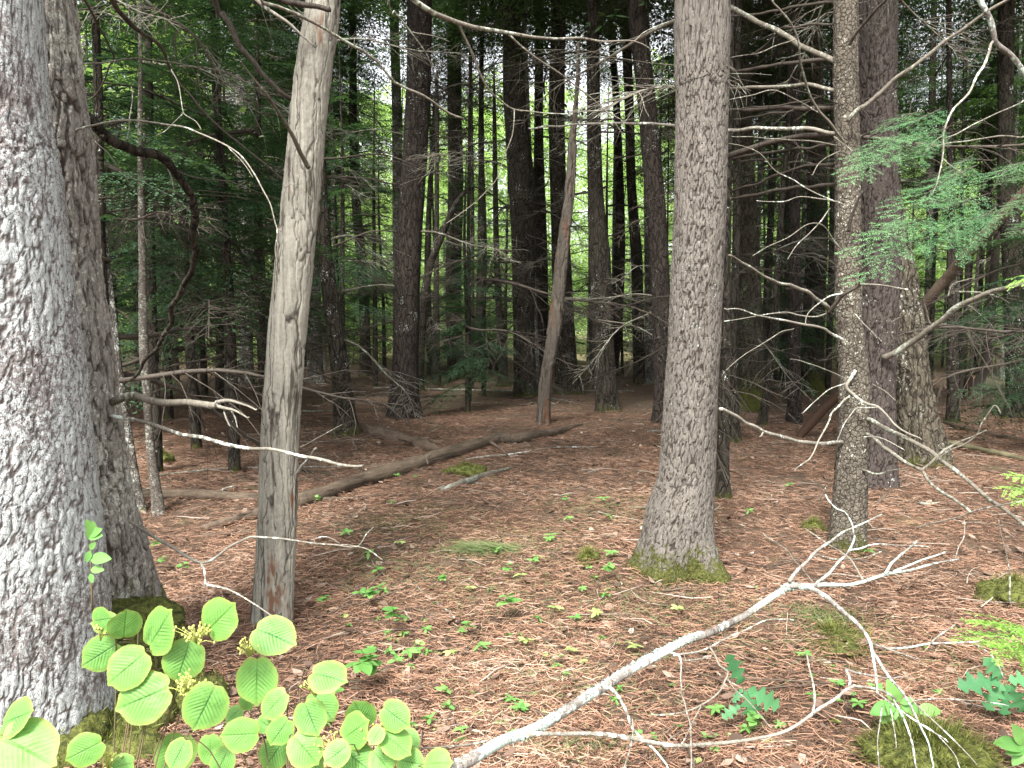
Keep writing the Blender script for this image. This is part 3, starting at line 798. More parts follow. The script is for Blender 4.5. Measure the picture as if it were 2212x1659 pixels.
T('pine_tree', 'slim dark trunk just right of the broad centre trunk', 'tree',
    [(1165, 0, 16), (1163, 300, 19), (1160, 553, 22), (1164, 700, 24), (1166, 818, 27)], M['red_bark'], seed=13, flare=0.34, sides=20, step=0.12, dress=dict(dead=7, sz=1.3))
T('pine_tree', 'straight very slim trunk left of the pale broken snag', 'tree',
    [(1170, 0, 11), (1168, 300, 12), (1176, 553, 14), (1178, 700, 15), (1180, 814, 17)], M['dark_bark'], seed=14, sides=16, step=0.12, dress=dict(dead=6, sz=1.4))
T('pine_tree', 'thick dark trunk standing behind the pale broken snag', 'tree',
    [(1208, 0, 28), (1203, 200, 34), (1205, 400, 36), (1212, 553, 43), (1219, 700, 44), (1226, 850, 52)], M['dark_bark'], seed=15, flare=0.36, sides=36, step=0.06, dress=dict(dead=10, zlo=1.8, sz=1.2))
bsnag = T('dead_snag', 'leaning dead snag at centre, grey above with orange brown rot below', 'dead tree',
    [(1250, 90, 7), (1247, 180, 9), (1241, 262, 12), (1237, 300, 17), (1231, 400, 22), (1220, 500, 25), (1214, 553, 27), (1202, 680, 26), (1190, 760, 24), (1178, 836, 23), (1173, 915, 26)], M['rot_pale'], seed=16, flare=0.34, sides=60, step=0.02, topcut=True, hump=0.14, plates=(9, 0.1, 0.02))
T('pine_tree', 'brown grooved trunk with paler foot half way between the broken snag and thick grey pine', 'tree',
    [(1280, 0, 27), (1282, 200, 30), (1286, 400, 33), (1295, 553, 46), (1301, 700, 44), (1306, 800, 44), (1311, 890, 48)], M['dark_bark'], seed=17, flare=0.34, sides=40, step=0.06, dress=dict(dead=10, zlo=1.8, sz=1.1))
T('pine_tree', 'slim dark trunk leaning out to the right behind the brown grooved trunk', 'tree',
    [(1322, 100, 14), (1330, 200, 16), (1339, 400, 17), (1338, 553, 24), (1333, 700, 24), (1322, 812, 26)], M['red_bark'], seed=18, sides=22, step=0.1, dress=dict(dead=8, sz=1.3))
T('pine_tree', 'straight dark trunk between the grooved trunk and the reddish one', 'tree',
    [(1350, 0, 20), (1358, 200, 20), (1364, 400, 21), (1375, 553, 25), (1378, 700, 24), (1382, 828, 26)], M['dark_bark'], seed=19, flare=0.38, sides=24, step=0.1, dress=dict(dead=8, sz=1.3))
T('pine_tree', 'dark reddish trunk partly hidden by the left side of the thick grey pine', 'tree',
    [(1374, 0, 40), (1395, 200, 41), (1412, 400, 42), (1424, 553, 39), (1430, 750, 36), (1430, 912, 34)], M['red_bark'], seed=20, sides=44, step=0.06, dress=dict(dead=9, zlo=1.8))
T('hardwood_tree', 'dim grey green trunk low behind the reddish trunk', 'tree',
    [(1398, 300, 16), (1402, 553, 20), (1404, 700, 24), (1406, 828, 28)], M['grey_bark'], seed=21, sides=20, step=0.12, dress=dict(dead=4))
T('hemlock_tree', 'narrow dark trunk showing along the right edge of the thick grey pine', 'tree',
    [(1575, 300, 14), (1570, 553, 17), (1566, 800, 21), (1561, 1000, 26), (1560, 1078, 30)], M['dark_bark'], seed=22, sides=24, step=0.06, top=10, dress=dict(dead=6, zlo=1.5, cs=0.6))
T('hemlock_tree', 'slender brown trunk between the thick grey pine and the mossy footed trunk', 'tree',
    [(1592, 300, 14), (1590, 553, 17), (1583, 753, 20), (1585, 860, 20), (1588, 955, 22)], M['dark_bark'], seed=23, sides=22, step=0.08, top=11, dress=dict(dead=7, zlo=1.5, cs=0.7))
T('pine_tree', 'wide trunk with a green mossy foot, first right of the thick grey pine', 'tree',
    [(1589, 0, 30), (1600, 200, 44), (1610, 400, 42), (1617, 553, 47), (1623, 753, 49), (1624, 885, 60)], M['dark_moss'], seed=24, flare=0.34, sides=40, step=0.06, dress=dict(dead=10, zlo=1.8))
T('hemlock_tree', 'thin tilted dark stem in front of the two mossy footed trunks', 'tree',
    [(1700, 300, 9), (1688, 450, 12), (1681, 553, 13), (1668, 753, 17), (1655, 860, 18), (1647, 921, 20)], M['dark_bark'], seed=25, sides=18, step=0.08, top=9, dress=dict(dead=8, zlo=1.3, cs=0.6))
T('pine_tree', 'straight dark brown trunk with a flared foot midway between mossy footed trunks', 'tree',
    [(1722, 0, 19), (1719, 200, 22), (1717, 400, 22), (1717, 553, 24), (1715, 753, 27), (1716, 870, 30), (1715, 911, 35)], M['red_bark'], seed=26, flare=0.15, sides=28, step=0.07, dress=dict(dead=10, zlo=1.6))
T('pine_tree', 'very thin straight stem behind the tilted dark stem', 'tree',
    [(1700, 200, 9), (1699, 400, 10), (1699, 553, 11), (1695, 840, 13)], M['dark_bark'], seed=27, sides=14, step=0.12, dress=dict(dead=6))
T('pine_tree', 'massive trunk with bright green moss at its foot left of the pale spruce', 'tree',
    [(1760, 0, 24), (1764, 200, 30), (1768, 400, 34), (1766, 553, 42), (1757, 700, 48), (1754, 790, 50), (1755, 850, 56)], M['dark_moss'], seed=28, flare=0.38, sides=40, step=0.07, dress=dict(dead=12, zlo=1.6, sz=1.2))
T('hemlock_tree', 'upright slim trunk right of the leaning olive pine', 'tree',
    [(2050, 0, 11), (2052, 300, 12), (2055, 553, 17), (2058, 753, 21), (2058, 915, 25)], M['dark_bark'], seed=29, flare=0.34, sides=24, step=0.08, dress=dict(dead=7, zlo=1.5, cs=0.8))
T('pine_tree', 'dim distant trunk close against the leaning olive pine', 'tree',
    [(2012, 300, 16), (2010, 553, 18), (2003, 700, 19), (2000, 815, 21)], M['dark_bark'], seed=30, sides=20, step=0.1, dress=dict(dead=8))
T('dead_tree', 'black crooked stem bending right at its foot beside the reddish stump', 'dead tree',
    [(2155, 500, 14), (2147, 600, 16), (2140, 680, 17), (2132, 760, 17), (2122, 810, 18), (2105, 848, 26)], M['dead_dark'], seed=31, sides=16, step=0.1, topcut=True, hump=0.08)
T('dead_tree', 'thin black upright stem just left of the reddish stump', 'dead tree',
    [(2092, 480, 8), (2090, 553, 9), (2086, 680, 10), (2077, 790, 13), (2076, 845, 16)], M['dead_dark'], seed=32, sides=14, step=0.1, topcut=True)
T('tree_stump', 'short jagged reddish stump between two black stems on the right', 'stump',
    [(2097, 796, 12), (2094, 803, 17), (2091, 830, 18), (2089, 863, 21)], M['rot_red'], seed=33, sides=16, step=0.03, topcut=True, hump=0.14)
T('hemlock_tree', 'dark trunk rising along the right edge of the picture', 'tree',
    [(2173, 0, 34), (2172, 200, 31), (2176, 400, 34), (2190, 553, 42), (2198, 750, 50), (2203, 850, 56), (2205, 905, 66)], M['dark_bark'], seed=34, flare=0.3, sides=40, step=0.06, dress=dict(dead=9, zlo=1.8, cs=0.8))
T('birch_sapling', 'slim pale sapling with blotched bark right of the furrowed left pine', 'sapling',
    [(303, 100, 8), (303, 280, 11), (305, 450, 13), (307, 553, 14), (311, 753, 20), (318, 853, 17), (324, 950, 17), (334, 1030, 20), (345, 1110, 22)], M['pale_bark'], seed=35, sides=24, step=0.05, top=7, dress=dict(dead=4, zlo=2.5, zhi=6, cs=0.45, cz=5, dm=DEADG))
T('hemlock_tree', 'thin curving grey stem between the furrowed left pine and the blotched sapling', 'tree',
    [(222, 400, 8), (230, 553, 12), (246, 700, 14), (264, 853, 15), (280, 950, 14), (292, 1030, 17), (305, 1105, 19)], M['grey_bark'], seed=36, sides=20, step=0.05, top=6.5, dress=dict(dead=4, zlo=2, zhi=5, cs=0.4, cz=4.5))
T('birch_sapling', 'straight light grey stem in the dim wood half way to the weathered snag', 'sapling',
    [(477, 350, 11), (480, 553, 14), (484, 700, 15), (486, 800, 16), (488, 864, 18)], M['pale_bark'], seed=37, sides=18, step=0.1, top=9, dress=dict(dead=4, cs=0.6, cz=6))
T('hemlock_tree', 'dark slim trunk touching the right side of the straight light grey stem', 'tree',
    [(492, 553, 8), (495, 700, 12), (496, 862, 16)], M['dark_bark'], seed=38, sides=16, step=0.1, top=8, dress=dict(dead=6, zlo=1.5, cs=0.6, cz=5.5))
T('pine_tree', 'pale barked trunk with a spreading foot just right of the weathered snag', 'tree',
    [(672, 300, 24), (675, 553, 28), (678, 700, 32), (681, 790, 34), (683, 828, 40)], M['grey_bark'], seed=39, flare=0.38, sides=28, step=0.08, dress=dict(dead=6))
T('pine_tree', 'dim grey trunk up the gap between the sapling and the weathered snag', 'tree',
    [(515, 60, 22), (520, 200, 25), (525, 400, 25), (530, 600, 26), (533, 830, 30)], M['grey_bark'], seed=40, sides=24, step=0.1, dress=dict(dead=8))
T('pine_tree', 'medium dark trunk left of the lichen spotted pine', 'tree',
    [(762, 100, 16), (764, 300, 18), (770, 450, 19), (784, 600, 22), (788, 700, 23), (790, 812, 27)], M['dark_bark'], seed=41, sides=24, step=0.1, dress=dict(dead=10, sz=1.2))
T('pine_tree', 'grey trunk hidden behind the left side of the lichen spotted pine', 'tree',
    [(852, 60, 20), (857, 250, 22), (860, 500, 23), (862, 812, 26)], M['grey_bark'], seed=42, sides=24, step=0.1, dress=dict(dead=5))
T('hemlock_tree', 'left one of two slim trunks right of the lichen spotted pine', 'tree',
    [(935, 300, 9), (925, 500, 13), (924, 650, 15), (932, 812, 18)], M['dark_bark'], seed=43, sides=18, step=0.1, top=9, dress=dict(dead=7, cs=0.7, cz=6.5))
T('hemlock_tree', 'right one of two slim trunks right of the lichen spotted pine', 'tree',
    [(944, 250, 9), (943, 553, 11), (942, 700, 17), (943, 832, 19)], M['dark_bark'], seed=44, sides=18, step=0.1, top=9, dress=dict(dead=7, cs=0.7, cz=6.5))
T('hemlock_tree', 'slim dark trunk right of the upturned root plate', 'tree',
    [(1068, 250, 8), (1070, 400, 11), (1073, 553, 13), (1080, 700, 18), (1086, 800, 18), (1086, 833, 23)], M['dark_bark'], seed=45, sides=18, step=0.08, top=9, dress=dict(dead=8, zlo=1.4, cs=0.7, cz=6))
T('hemlock_sapling', 'crooked little stem rising left of the upturned root plate', 'sapling',
    [(1038, 560, 4), (1036, 620, 6), (1030, 680, 8), (1020, 740, 10), (1019, 790, 12)], M['dark_bark'], seed=46, sides=12, step=0.08, topcut=True)
T('hemlock_tree', 'dark slim trunk in the deep shade left of the bent limb', 'tree',
    [(404, 480, 7), (405, 600, 10), (410, 753, 12), (424, 862, 15)], M['dark_bark'], seed=47, sides=14, step=0.08, top=7, dress=dict(dead=6, zlo=1.3, cs=0.5, cz=5))
T('hemlock_tree', 'slender dark sapling trunk just left of the weathered snag', 'tree',
    [(545, 400, 7), (548, 600, 9), (562, 760, 11), (568, 830, 13)], M['dark_bark'], seed=48, sides=14, step=0.08, top=8, dress=dict(dead=7, zlo=1.3, cs=0.6, cz=6))
T('leaning_tree', 'bent brown stem leaning across to the right below the lichen spotted pine and its neighbour', 'dead tree',
    [(1020, 400, 9), (985, 440, 11), (950, 520, 15), (925, 590, 17), (912, 700, 19), (905, 830, 21)], M['dark_bark'], Y=21, seed=49, sides=14, step=0.1, topcut=True)

# leaning dead trunks
def slanted(name, label, cat, pts, ys, mat, sides=20, group=None, hump=0.0):
    W = []; Rr = []
    for (u, v, wd), y in zip(pts, ys):
        p = at(u, v, y); W.append(p); Rr.append(wd / 2 * depth(p) / F)
    root = thing(name, label, cat, (W[0][0], W[0][1], W[0][2]), group)
    P, rad = crv(W, Rr, 0.05)
    V, Q, T_, D = tube(P, rad, sides, 0.12, len(label))
    part('trunk', MB().add(V, Q, T_), mat, root)
    return root
g0 = gnd(1727, 946)
slanted('leaning_dead_trunk', 'rotten reddish trunk slanting up to the right behind the pale spruce', 'dead tree',
    [(1722, 950, 15), (1745, 922, 19), (1785, 878, 20), (1825, 838, 20), (1870, 780, 16)], [g0[1], g0[1] - .02, g0[1] - .05, g0[1] - .1, g0[1] - .2], M['rot_red'])
slanted('leaning_dead_trunk', 'long barkless trunk slanting up to the right edge above the leaning olive pine', 'dead tree',
    [(1935, 760, 20), (1990, 670, 22), (2050, 595, 24), (2130, 505, 24), (2230, 400, 24), (2420, 200, 22)], [11.0, 10.6, 10.2, 9.6, 9.0, 8.2], M['log_dark'])

# ------------------------------------------------------------------ limbs of the near trees, from the picture
YB, YA = 3.5, 2.75
def Bn(root, tile, pts, w0, w1, Y0, Y1, mat, **k): return branch(root, pts, w0, w1, Y0, Y1, mat, tile=tile, **k)
DP, DG, DD = M['dead_pale'], M['dead_grey'], M['dead_dark']
st = Bn(pineB, 4, [(690, 960), (750, 935), (800, 915), (850, 903), (930, 925), (1000, 938), (1100, 945), (1250, 955), (1350, 962), (1420, 965)], 17, 15, 3.5, 3.1, M['dead_grey'], label='broken off pale branch stub with splintered end')
for pts, a, b in (([(1400, 950), (1480, 942), (1560, 955), (1620, 968), (1665, 992)], 9, 3), ([(1400, 970), (1450, 988), (1530, 1008), (1615, 1045)], 9, 3), ([(1455, 1000), (1470, 1050), (1492, 1104)], 4, 2.5), ([(1500, 1005), (1525, 1050), (1540, 1112)], 4, 2.5)):
    Bn(pineB, 4, pts, a, b, 3.1, 3.0, M['dead_pale'], name='splinter')
Bn(pineB, 4, [(720, 1040), (780, 1050), (860, 1062), (950, 1080), (1050, 1108), (1150, 1140), (1250, 1168), (1350, 1195), (1480, 1222), (1600, 1240), (1750, 1245), (1850, 1262), (1950, 1285), (2080, 1322), (2212, 1360), (2330, 1366), (2355, 1358)], 9, 6.5, 3.45, 2.9, DP)
b3 = Bn(pineB, 7, [(840, 60), (880, 85), (960, 135), (1050, 190), (1130, 232), (1200, 275), (1290, 322), (1340, 326), (1400, 298), (1500, 225), (1570, 180), (1625, 155), (1750, 168), (1900, 182), (2050, 200), (2200, 210)], 8, 3, 3.4, 3.2, DP)
Bn(pineB, 7, [(1300, 325), (1322, 370), (1330, 430), (1326, 490)], 5, 4, 3.3, 3.25, DP, name='twig')
Bn(pineB, 7, [(1330, 465), (1400, 478), (1500, 510), (1640, 590), (1760, 670)], 5, 3, 3.25, 3.1, DP, name='twig')
Bn(pineB, 8, [(-20, 215), (40, 212), (105, 220), (135, 190), (165, 135), (210, 95)], 3, 1.6, 3.2, 3.25, DP, name='twig')
Bn(pineB, 8, [(-40, 215), (60, 230), (105, 225), (180, 245), (270, 312)], 2.5, 1.6, 3.2, 3.1, DP, name='twig')
Bn(pineB, 7, [(2020, 180), (2090, 158), (2150, 170), (2205, 205)], 2, 1.5, 3.2, 3.2, DP, name='twig')
Bn(pineB, 1, [(480, 855), (520, 842), (600, 822), (700, 795), (800, 782), (900, 783), (1000, 798), (1100, 815), (1200, 828), (1300, 866), (1400, 910), (1500, 965), (1570, 1020), (1650, 1130), (1700, 1225), (1745, 1310), (1770, 1400), (1795, 1478), (1832, 1504)], 5, 2.6, 3.45, 3.1, DP)
Bn(pineB, 1, [(1795, 1480), (1798, 1530), (1785, 1600), (1788, 1680)], 2.4, 2.0, 3.1, 3.1, DP, name='twig')
Bn(pineB, 1, [(1480, 955), (1540, 1010), (1590, 1070), (1640, 1150)], 2, 1.5, 3.2, 3.15, DP, name='twig')
Bn(pineB, 1, [(850, 560), (855, 650), (840, 760), (835, 850), (820, 905)], 2, 1.5, 3.2, 3.2, DP, name='twig')
Bn(pineB, 1, [(1110, 450), (1150, 520), (1170, 600), (1185, 710), (1200, 745), (1270, 790), (1305, 842)], 2.6, 1.6, 3.3, 3.2, DP, name='twig')
Bn(pineB, 1, [(1185, 735), (1110, 810), (1070, 850), (1010, 880)], 2, 1.2, 3.2, 3.2, DP, name='twig')
# the big bent limb
lim = Bn(pineB, 1, [(430, 690), (520, 745), (600, 820), (700, 885), (800, 950), (880, 985), (960, 1000), (1010, 1020), (1080, 1080), (1160, 1150), (1230, 1240), (1268, 1320), (1278, 1420), (1270, 1530), (1272, 1659), (1240, 1760), (1190, 1860), (1130, 2040), (1060, 2180), (1000, 2290), (900, 2400), (850, 2460)], 25, 6, 3.6, 5.4, M['dark_bark'], sides=14, wig=0.03, label='thick dark limb bending down in a knee')
Bn(pineB, 1, [(1060, 1050), (1120, 1085), (1200, 1130), (1350, 1160), (1500, 1190), (1830, 1300)], 3.5, 2, 4.2, 4.6, DD, name='twig')
Bn(pineB, 1, [(1085, 1090), (1110, 1150), (1120, 1200), (1135, 1248)], 3, 1.5, 4.2, 4.1, DG, name='twig')
Bn(pineB, 1, [(700, -30), (760, 60), (850, 150), (930, 215), (1000, 270), (1050, 330), (1075, 370), (1110, 450)], 12, 6, 4.0, 4.6, DD)
Bn(pineB, 1, [(1110, 450), (1170, 550), (1250, 640), (1300, 700), (1400, 800), (1500, 900), (1650, 1010), (1750, 1090), (1850, 1180)], 5, 4, 4.6, 5.0, DD)
Bn(pineB, 1, [(540, -20), (590, 80), (625, 165), (680, 250), (715, 320), (740, 380), (700, 440), (650, 560), (610, 620), (540, 655)], 6, 2.5, 4.0, 4.6, DD)
Bn(pineB, 1, [(400, 400), (490, 412), (600, 410), (700, 405), (800, 390), (900, 380), (1000, 390), (1200, 420), (1350, 470), (1500, 560)], 4, 2, 3.9, 4.6, DG)
Bn(pineB, 1, [(430, 80), (500, 65), (600, 48), (700, 40)], 4, 3, 4.0, 4.3, DD)
Bn(pineA, 1, [(1390, -10), (1440, 90), (1500, 180), (1555, 290), (1620, 380), (1690, 475), (1750, 530), (1810, 590), (1900, 645)], 13, 9, 4.6, 4.8, DD, extra=at(430, -700, 3.2), label='dark limb from above passing behind the weathered snag')
Bn(pineA, 1, [(1655, -5), (1700, 45), (1780, 110), (1850, 160), (1950, 245), (2050, 312)], 9, 3.5, 2.9, 3.0, DP, extra=at(300, -700, 2.8))
Bn(pineA, 1, [(1700, 10), (1800, 45), (1900, 90), (2000, 135), (2100, 180), (2212, 250), (2350, 345), (2430, 410), (2560, 540), (2640, 585), (2740, 625), (2830, 675), (2920, 730), (3005, 768)], 7.5, 4.5, 2.9, 3.6, M['dead_grey'], extra=at(350, -650, 2.8))
br12 = Bn(pineA, 2, [(440, -15), (500, 22), (600, 82), (680, 122), (750, 142), (850, 165), (950, 188), (1100, 212), (1250, 236), (1500, 257), (1700, 262), (1800, 262), (1900, 270), (1960, 290), (2010, 320)], 12, 2.5, 3.0, 3.6, M['dead_grey'], extra=at(500, -600, 2.85), label='long lichened dead limb hanging across the top of the picture')
Bn(pineA, 2, [(755, 145), (790, 220), (850, 350), (885, 440), (930, 530), (980, 600), (1030, 650), (1120, 712), (1250, 722), (1500, 742)], 6, 2.2, 3.15, 3.5, DG, name='twig')
Bn(pineA, 2, [(1120, 712), (1118, 800), (1105, 890), (1060, 1010), (1035, 1090), (1000, 1170), (930, 1245), (850, 1320), (760, 1390), (680, 1447)], 2.4, 1.6, 3.3, 3.3, DG, name='twig')
Bn(pineA, 2, [(1085, 225), (1150, 290), (1250, 372), (1350, 438), (1450, 498), (1550, 575), (1650, 660), (1740, 760), (1830, 872)], 4.5, 1.8, 3.3, 3.7, DG, name='twig')
Bn(pineA, 2, [(1900, 270), (1960, 210), (2060, 165), (2130, 140)], 2.5, 1.2, 3.6, 3.7, DG, name='twig')
Bn(pineA, 2, [(290, -20), (340, 70), (420, 165), (480, 250), (560, 370), (600, 470), (640, 545)], 4, 2, 3.4, 3.7, DG, extra=at(700, -500, 3.0))
Bn(pineA, 2, [(465, 208), (520, 218), (620, 240), (700, 270)], 2.5, 1.5, 3.45, 3.6, DG, name='twig')
# snag details
sY = snag['_Y']
Bn(snag, 1, [(1560, 400), (1620, 500), (1700, 592), (1780, 700), (1850, 800), (1910, 900), (1960, 1000), (1985, 1050), (2000, 1085)], 3, 11, sY - 0.9, sY - 0.12, M['dead_grey'])
Bn(snag, 1, [(1760, -30), (1850, 5), (1950, 30), (2050, 45), (2140, 62)], 14, 11, sY - 0.25, sY - 0.2, M['dead_dark'], label='dark broken limb lying across the snag top')
Bn(snag, 4, [(1925, 1415), (1960, 1370), (2010, 1310), (2050, 1245)], 7, 5, sY - 0.02, sY - 0.15, DP, name='twig')
Bn(snag, 4, [(1945, 1240), (2000, 1215), (2060, 1180), (2150, 1125), (2215, 1090)], 3, 2, sY, sY + 0.2, DG, name='twig')
Bn(snag, 1, [(1840, 1215), (1900, 1190), (1960, 1230), (2030, 1300)], 2, 1.4, sY - .15, sY - .13, DP, name='twig')

# limbs of the spruce
wY = spruceW['_Y']
for tile, pts, a, b, y0, y1, m in (
    (3, [(1000, 395), (880, 345), (750, 285), (680, 240), (600, 200), (450, 120), (380, 85), (300, 48), (180, -20)], 13, 10, wY, wY + 1.0, DG),
    (3, [(1000, 575), (900, 568), (800, 553), (700, 550), (600, 555), (500, 562), (400, 572), (200, 575)], 9, 6, wY, wY + 0.8, DG),
    (3, [(1010, 862), (930, 856), (850, 843), (750, 838), (600, 835), (450, 833), (290, 836), (-300, 800), (-700, 806), (-1000, 830)], 9, 4, wY, wY + 1.6, DP),
    (3, [(1000, 705), (900, 700), (750, 702), (600, 700), (450, 710), (290, 716), (100, 730)], 11, 6, wY + .3, wY + 1.4, DD),
    (3, [(900, 700), (800, 715), (700, 722), (500, 750), (290, 775)], 6, 4, wY + .6, wY + 1.4, DD),
    (3, [(1000, 390), (900, 395), (750, 400), (600, 420), (450, 445), (290, 472)], 10, 6, wY + .2, wY + 1.2, DD),
    (3, [(1000, 930), (900, 945), (800, 958), (700, 970), (500, 1000), (400, 1010), (290, 1030)], 8, 5, wY + .3, wY + 1.5, DD),
    (3, [(1000, 1060), (900, 1070), (800, 1080), (700, 1110), (600, 1140), (450, 1200), (290, 1250)], 8, 5, wY + .3, wY + 1.5, DD),
    (3, [(1020, 1190), (920, 1200), (780, 1215), (600, 1230), (450, 1265), (290, 1290)], 9, 6, wY + .3, wY + 1.5, DD),
    (3, [(1000, 10), (850, 30), (700, 50), (500, 85), (290, 112)], 7, 5, wY + .2, wY + 1.2, DD),
    (3, [(1000, 150), (850, 160), (700, 170), (650, 180), (560, 260), (450, 360)], 6, 3, wY + .1, wY + .9, DD),
    (3, [(1000, 590), (880, 630), (700, 670), (500, 690), (380, 700)], 4, 3, wY, wY + .9, DD),
    (3, [(1085, 290), (1110, 240), (1150, 180), (1220, 100), (1345, -30)], 8, 6, wY - .15, wY - .5, DD),
    (3, [(1070, 790), (1130, 720), (1200, 670), (1300, 580), (1400, 490), (1550, 385), (1700, 280), (1800, 205), (1900, 130), (2100, 0), (2300, -120)], 10, 6, wY - .15, wY - .9, DG),
    (3, [(570, -10), (640, 75), (700, 150), (740, 260), (755, 340), (775, 440), (820, 615), (870, 700), (930, 780), (980, 840), (1045, 925)], 4, 6, wY - .7, wY - .15, DG),
    (3, [(1075, 1500), (1090, 1420), (1110, 1370), (1140, 1290), (1165, 1235)], 8, 5, wY - .15, wY - .3, DD),
    (6, [(300, -5), (380, 45), (450, 85), (560, 145), (700, 200), (800, 235), (850, 265), (950, 345)], 4.5, 9, wY - .8, wY - .1, DG),
    (6, [(940, 360), (1000, 300), (1060, 240), (1150, 180), (1150, 100), (1200, 50), (1250, -10)], 9, 4, wY - .1, wY - .5, DD),
    (6, [(1150, 180), (1300, 185), (1380, 198), (1460, 217)], 3.6, 2.5, wY - .5, wY - .6, DP),
    (6, [(1050, 550), (1000, 520), (950, 490), (910, 460), (800, 442), (700, 430), (600, 405), (500, 385), (400, 360), (270, 340)], 7, 2.4, wY - .05, wY - .7, DP),
    (6, [(930, 370), (850, 392), (750, 380), (650, 365), (500, 385), (400, 400), (270, 422)], 3.5, 2, wY - .1, wY - .6, DP),
    (6, [(1040, 240), (950, 265), (880, 305), (820, 360), (798, 400), (795, 450)], 3.5, 2, wY - .2, wY - .6, DP),
    (6, [(720, 470), (650, 490), (580, 530), (450, 610), (350, 680), (280, 740)], 2.5, 1.6, wY - .5, wY - .9, DG),
    (6, [(1035, 1206), (950, 1214), (870, 1215), (780, 1208), (700, 1195), (600, 1162), (500, 1130), (420, 1090), (350, 1040), (240, 992)], 9, 7, wY - .05, wY - .9, M['dead_pale']),
    (6, [(520, 1140), (508, 1160), (492, 1175)], 5, 3, wY - .6, wY - .6, DP),
    (6, [(1110, 745), (1085, 790), (1060, 850), (1100, 890), (1150, 930), (1200, 960), (1260, 975), (1320, 1030), (1370, 1085), (1450, 1145), (1550, 1190)], 8, 3, wY - .1, wY - .5, DP),
    (6, [(1080, 910), (1040, 935), (1000, 980), (965, 1020), (950, 1065), (900, 1160), (870, 1215), (840, 1280), (820, 1320), (780, 1355), (725, 1396)], 5, 2.2, wY - .2, wY - .6, DP),
    (6, [(1260, 978), (1190, 980), (1120, 992), (1080, 1040), (1050, 1085), (1020, 1150), (1000, 1192)], 3.5, 1.6, wY - .3, wY - .5, DP),
    (6, [(1200, 1055), (1300, 1110), (1400, 1160), (1500, 1210), (1600, 1270), (1680, 1335), (1750, 1390), (1830, 1440), (1900, 1500), (2000, 1590), (2120, 1675), (2280, 1800)], 10, 8, wY - .1, wY - 1.6, DG),
    (6, [(1190, 1150), (1270, 1200), (1350, 1280), (1450, 1345), (1540, 1390), (1600, 1450), (1650, 1500), (1750, 1570), (1870, 1665)], 8, 6, wY - .1, wY - 1.3, DG),
    (6, [(1540, 1385), (1600, 1345), (1650, 1300), (1700, 1262), (1800, 1212), (1870, 1182), (1970, 1130)], 7, 3, wY - .7, wY - .9, DG),
    (6, [(1640, 1330), (1740, 1260), (1830, 1215), (1905, 1160), (1930, 1100), (1965, 1040), (2018, 970), (2060, 1025)], 4, 3, wY - .7, wY - .9, DG),
    (6, [(1150, 1385), (1200, 1400), (1255, 1412), (1350, 1388), (1450, 1372)], 5, 2.5, wY - .1, wY - .4, DG),
    (6, [(1170, 1172), (1250, 1175), (1330, 1200), (1440, 1260)], 3, 2, wY - .2, wY - .5, DP),
    (6, [(880, 1590), (930, 1498), (935, 1492)], 3, 2, wY - .4, wY - .5, DP),
):
    Bn(spruceW, tile, pts, a, b, y0, y1, m)
for tile, pts in ((3, [(740, 250), (620, 290), (500, 340), (290, 380)]), (3, [(900, 740), (760, 660), (600, 585), (450, 620), (290, 650)]), (3, [(980, 885), (1040, 930), (1100, 975)]),
                  (3, [(1000, 940), (850, 915), (600, 900), (450, 885), (320, 885)]), (3, [(1110, 1055), (1040, 985), (960, 1010), (880, 1060), (835, 1135)]),
                  (3, [(1045, 1330), (900, 1270), (750, 1190), (600, 1100), (500, 990), (400, 950), (290, 930)]), (3, [(1035, 1320), (900, 1290), (750, 1280), (650, 1310), (480, 1300)]),
                  (3, [(955, 1350), (900, 1430), (830, 1500), (740, 1590), (680, 1680)]), (3, [(1050, 1640), (980, 1560), (930, 1480), (880, 1450), (800, 1460), (680, 1540), (550, 1600), (450, 1660)]),
                  (6, [(1060, 820), (960, 860), (870, 930), (770, 1020)]), (6, [(1110, 370), (1180, 450), (1290, 555)]), (6, [(1230, 830), (1300, 870), (1380, 935)]), (6, [(1060, 800), (960, 750), (830, 700), (700, 668)])):
    Bn(spruceW, tile, pts, 3, 1.5, wY - .2, wY - .6, R.choice([DP, DG]), name='twig')
xY = pineX['_Y']
Bn(pineX, 6, [(1300, 660), (1350, 640), (1450, 580), (1530, 525), (1600, 470), (1680, 405), (1750, 350), (1830, 305), (1900, 272), (1980, 240), (2060, 215), (2220, 183), (2500, 150)], 14, 8, xY - .2, xY - 1.6, M['dead_grey'], label='long grey limb reaching out to the right edge')
Bn(pineX, 6, [(1607, 445), (1585, 370), (1570, 320), (1562, 250)], 4, 2.5, xY - .8, xY - .9, DG, name='twig')
Bn(pineX, 6, [(1360, 540), (1340, 470), (1355, 430), (1408, 397)], 3, 2, xY - .5, xY - .6, DG, name='twig')
Bn(pineX, 6, [(1720, 260), (1750, 190), (1830, 160), (1890, 145)], 3, 2, xY - 1, xY - 1.1, DG, name='twig')
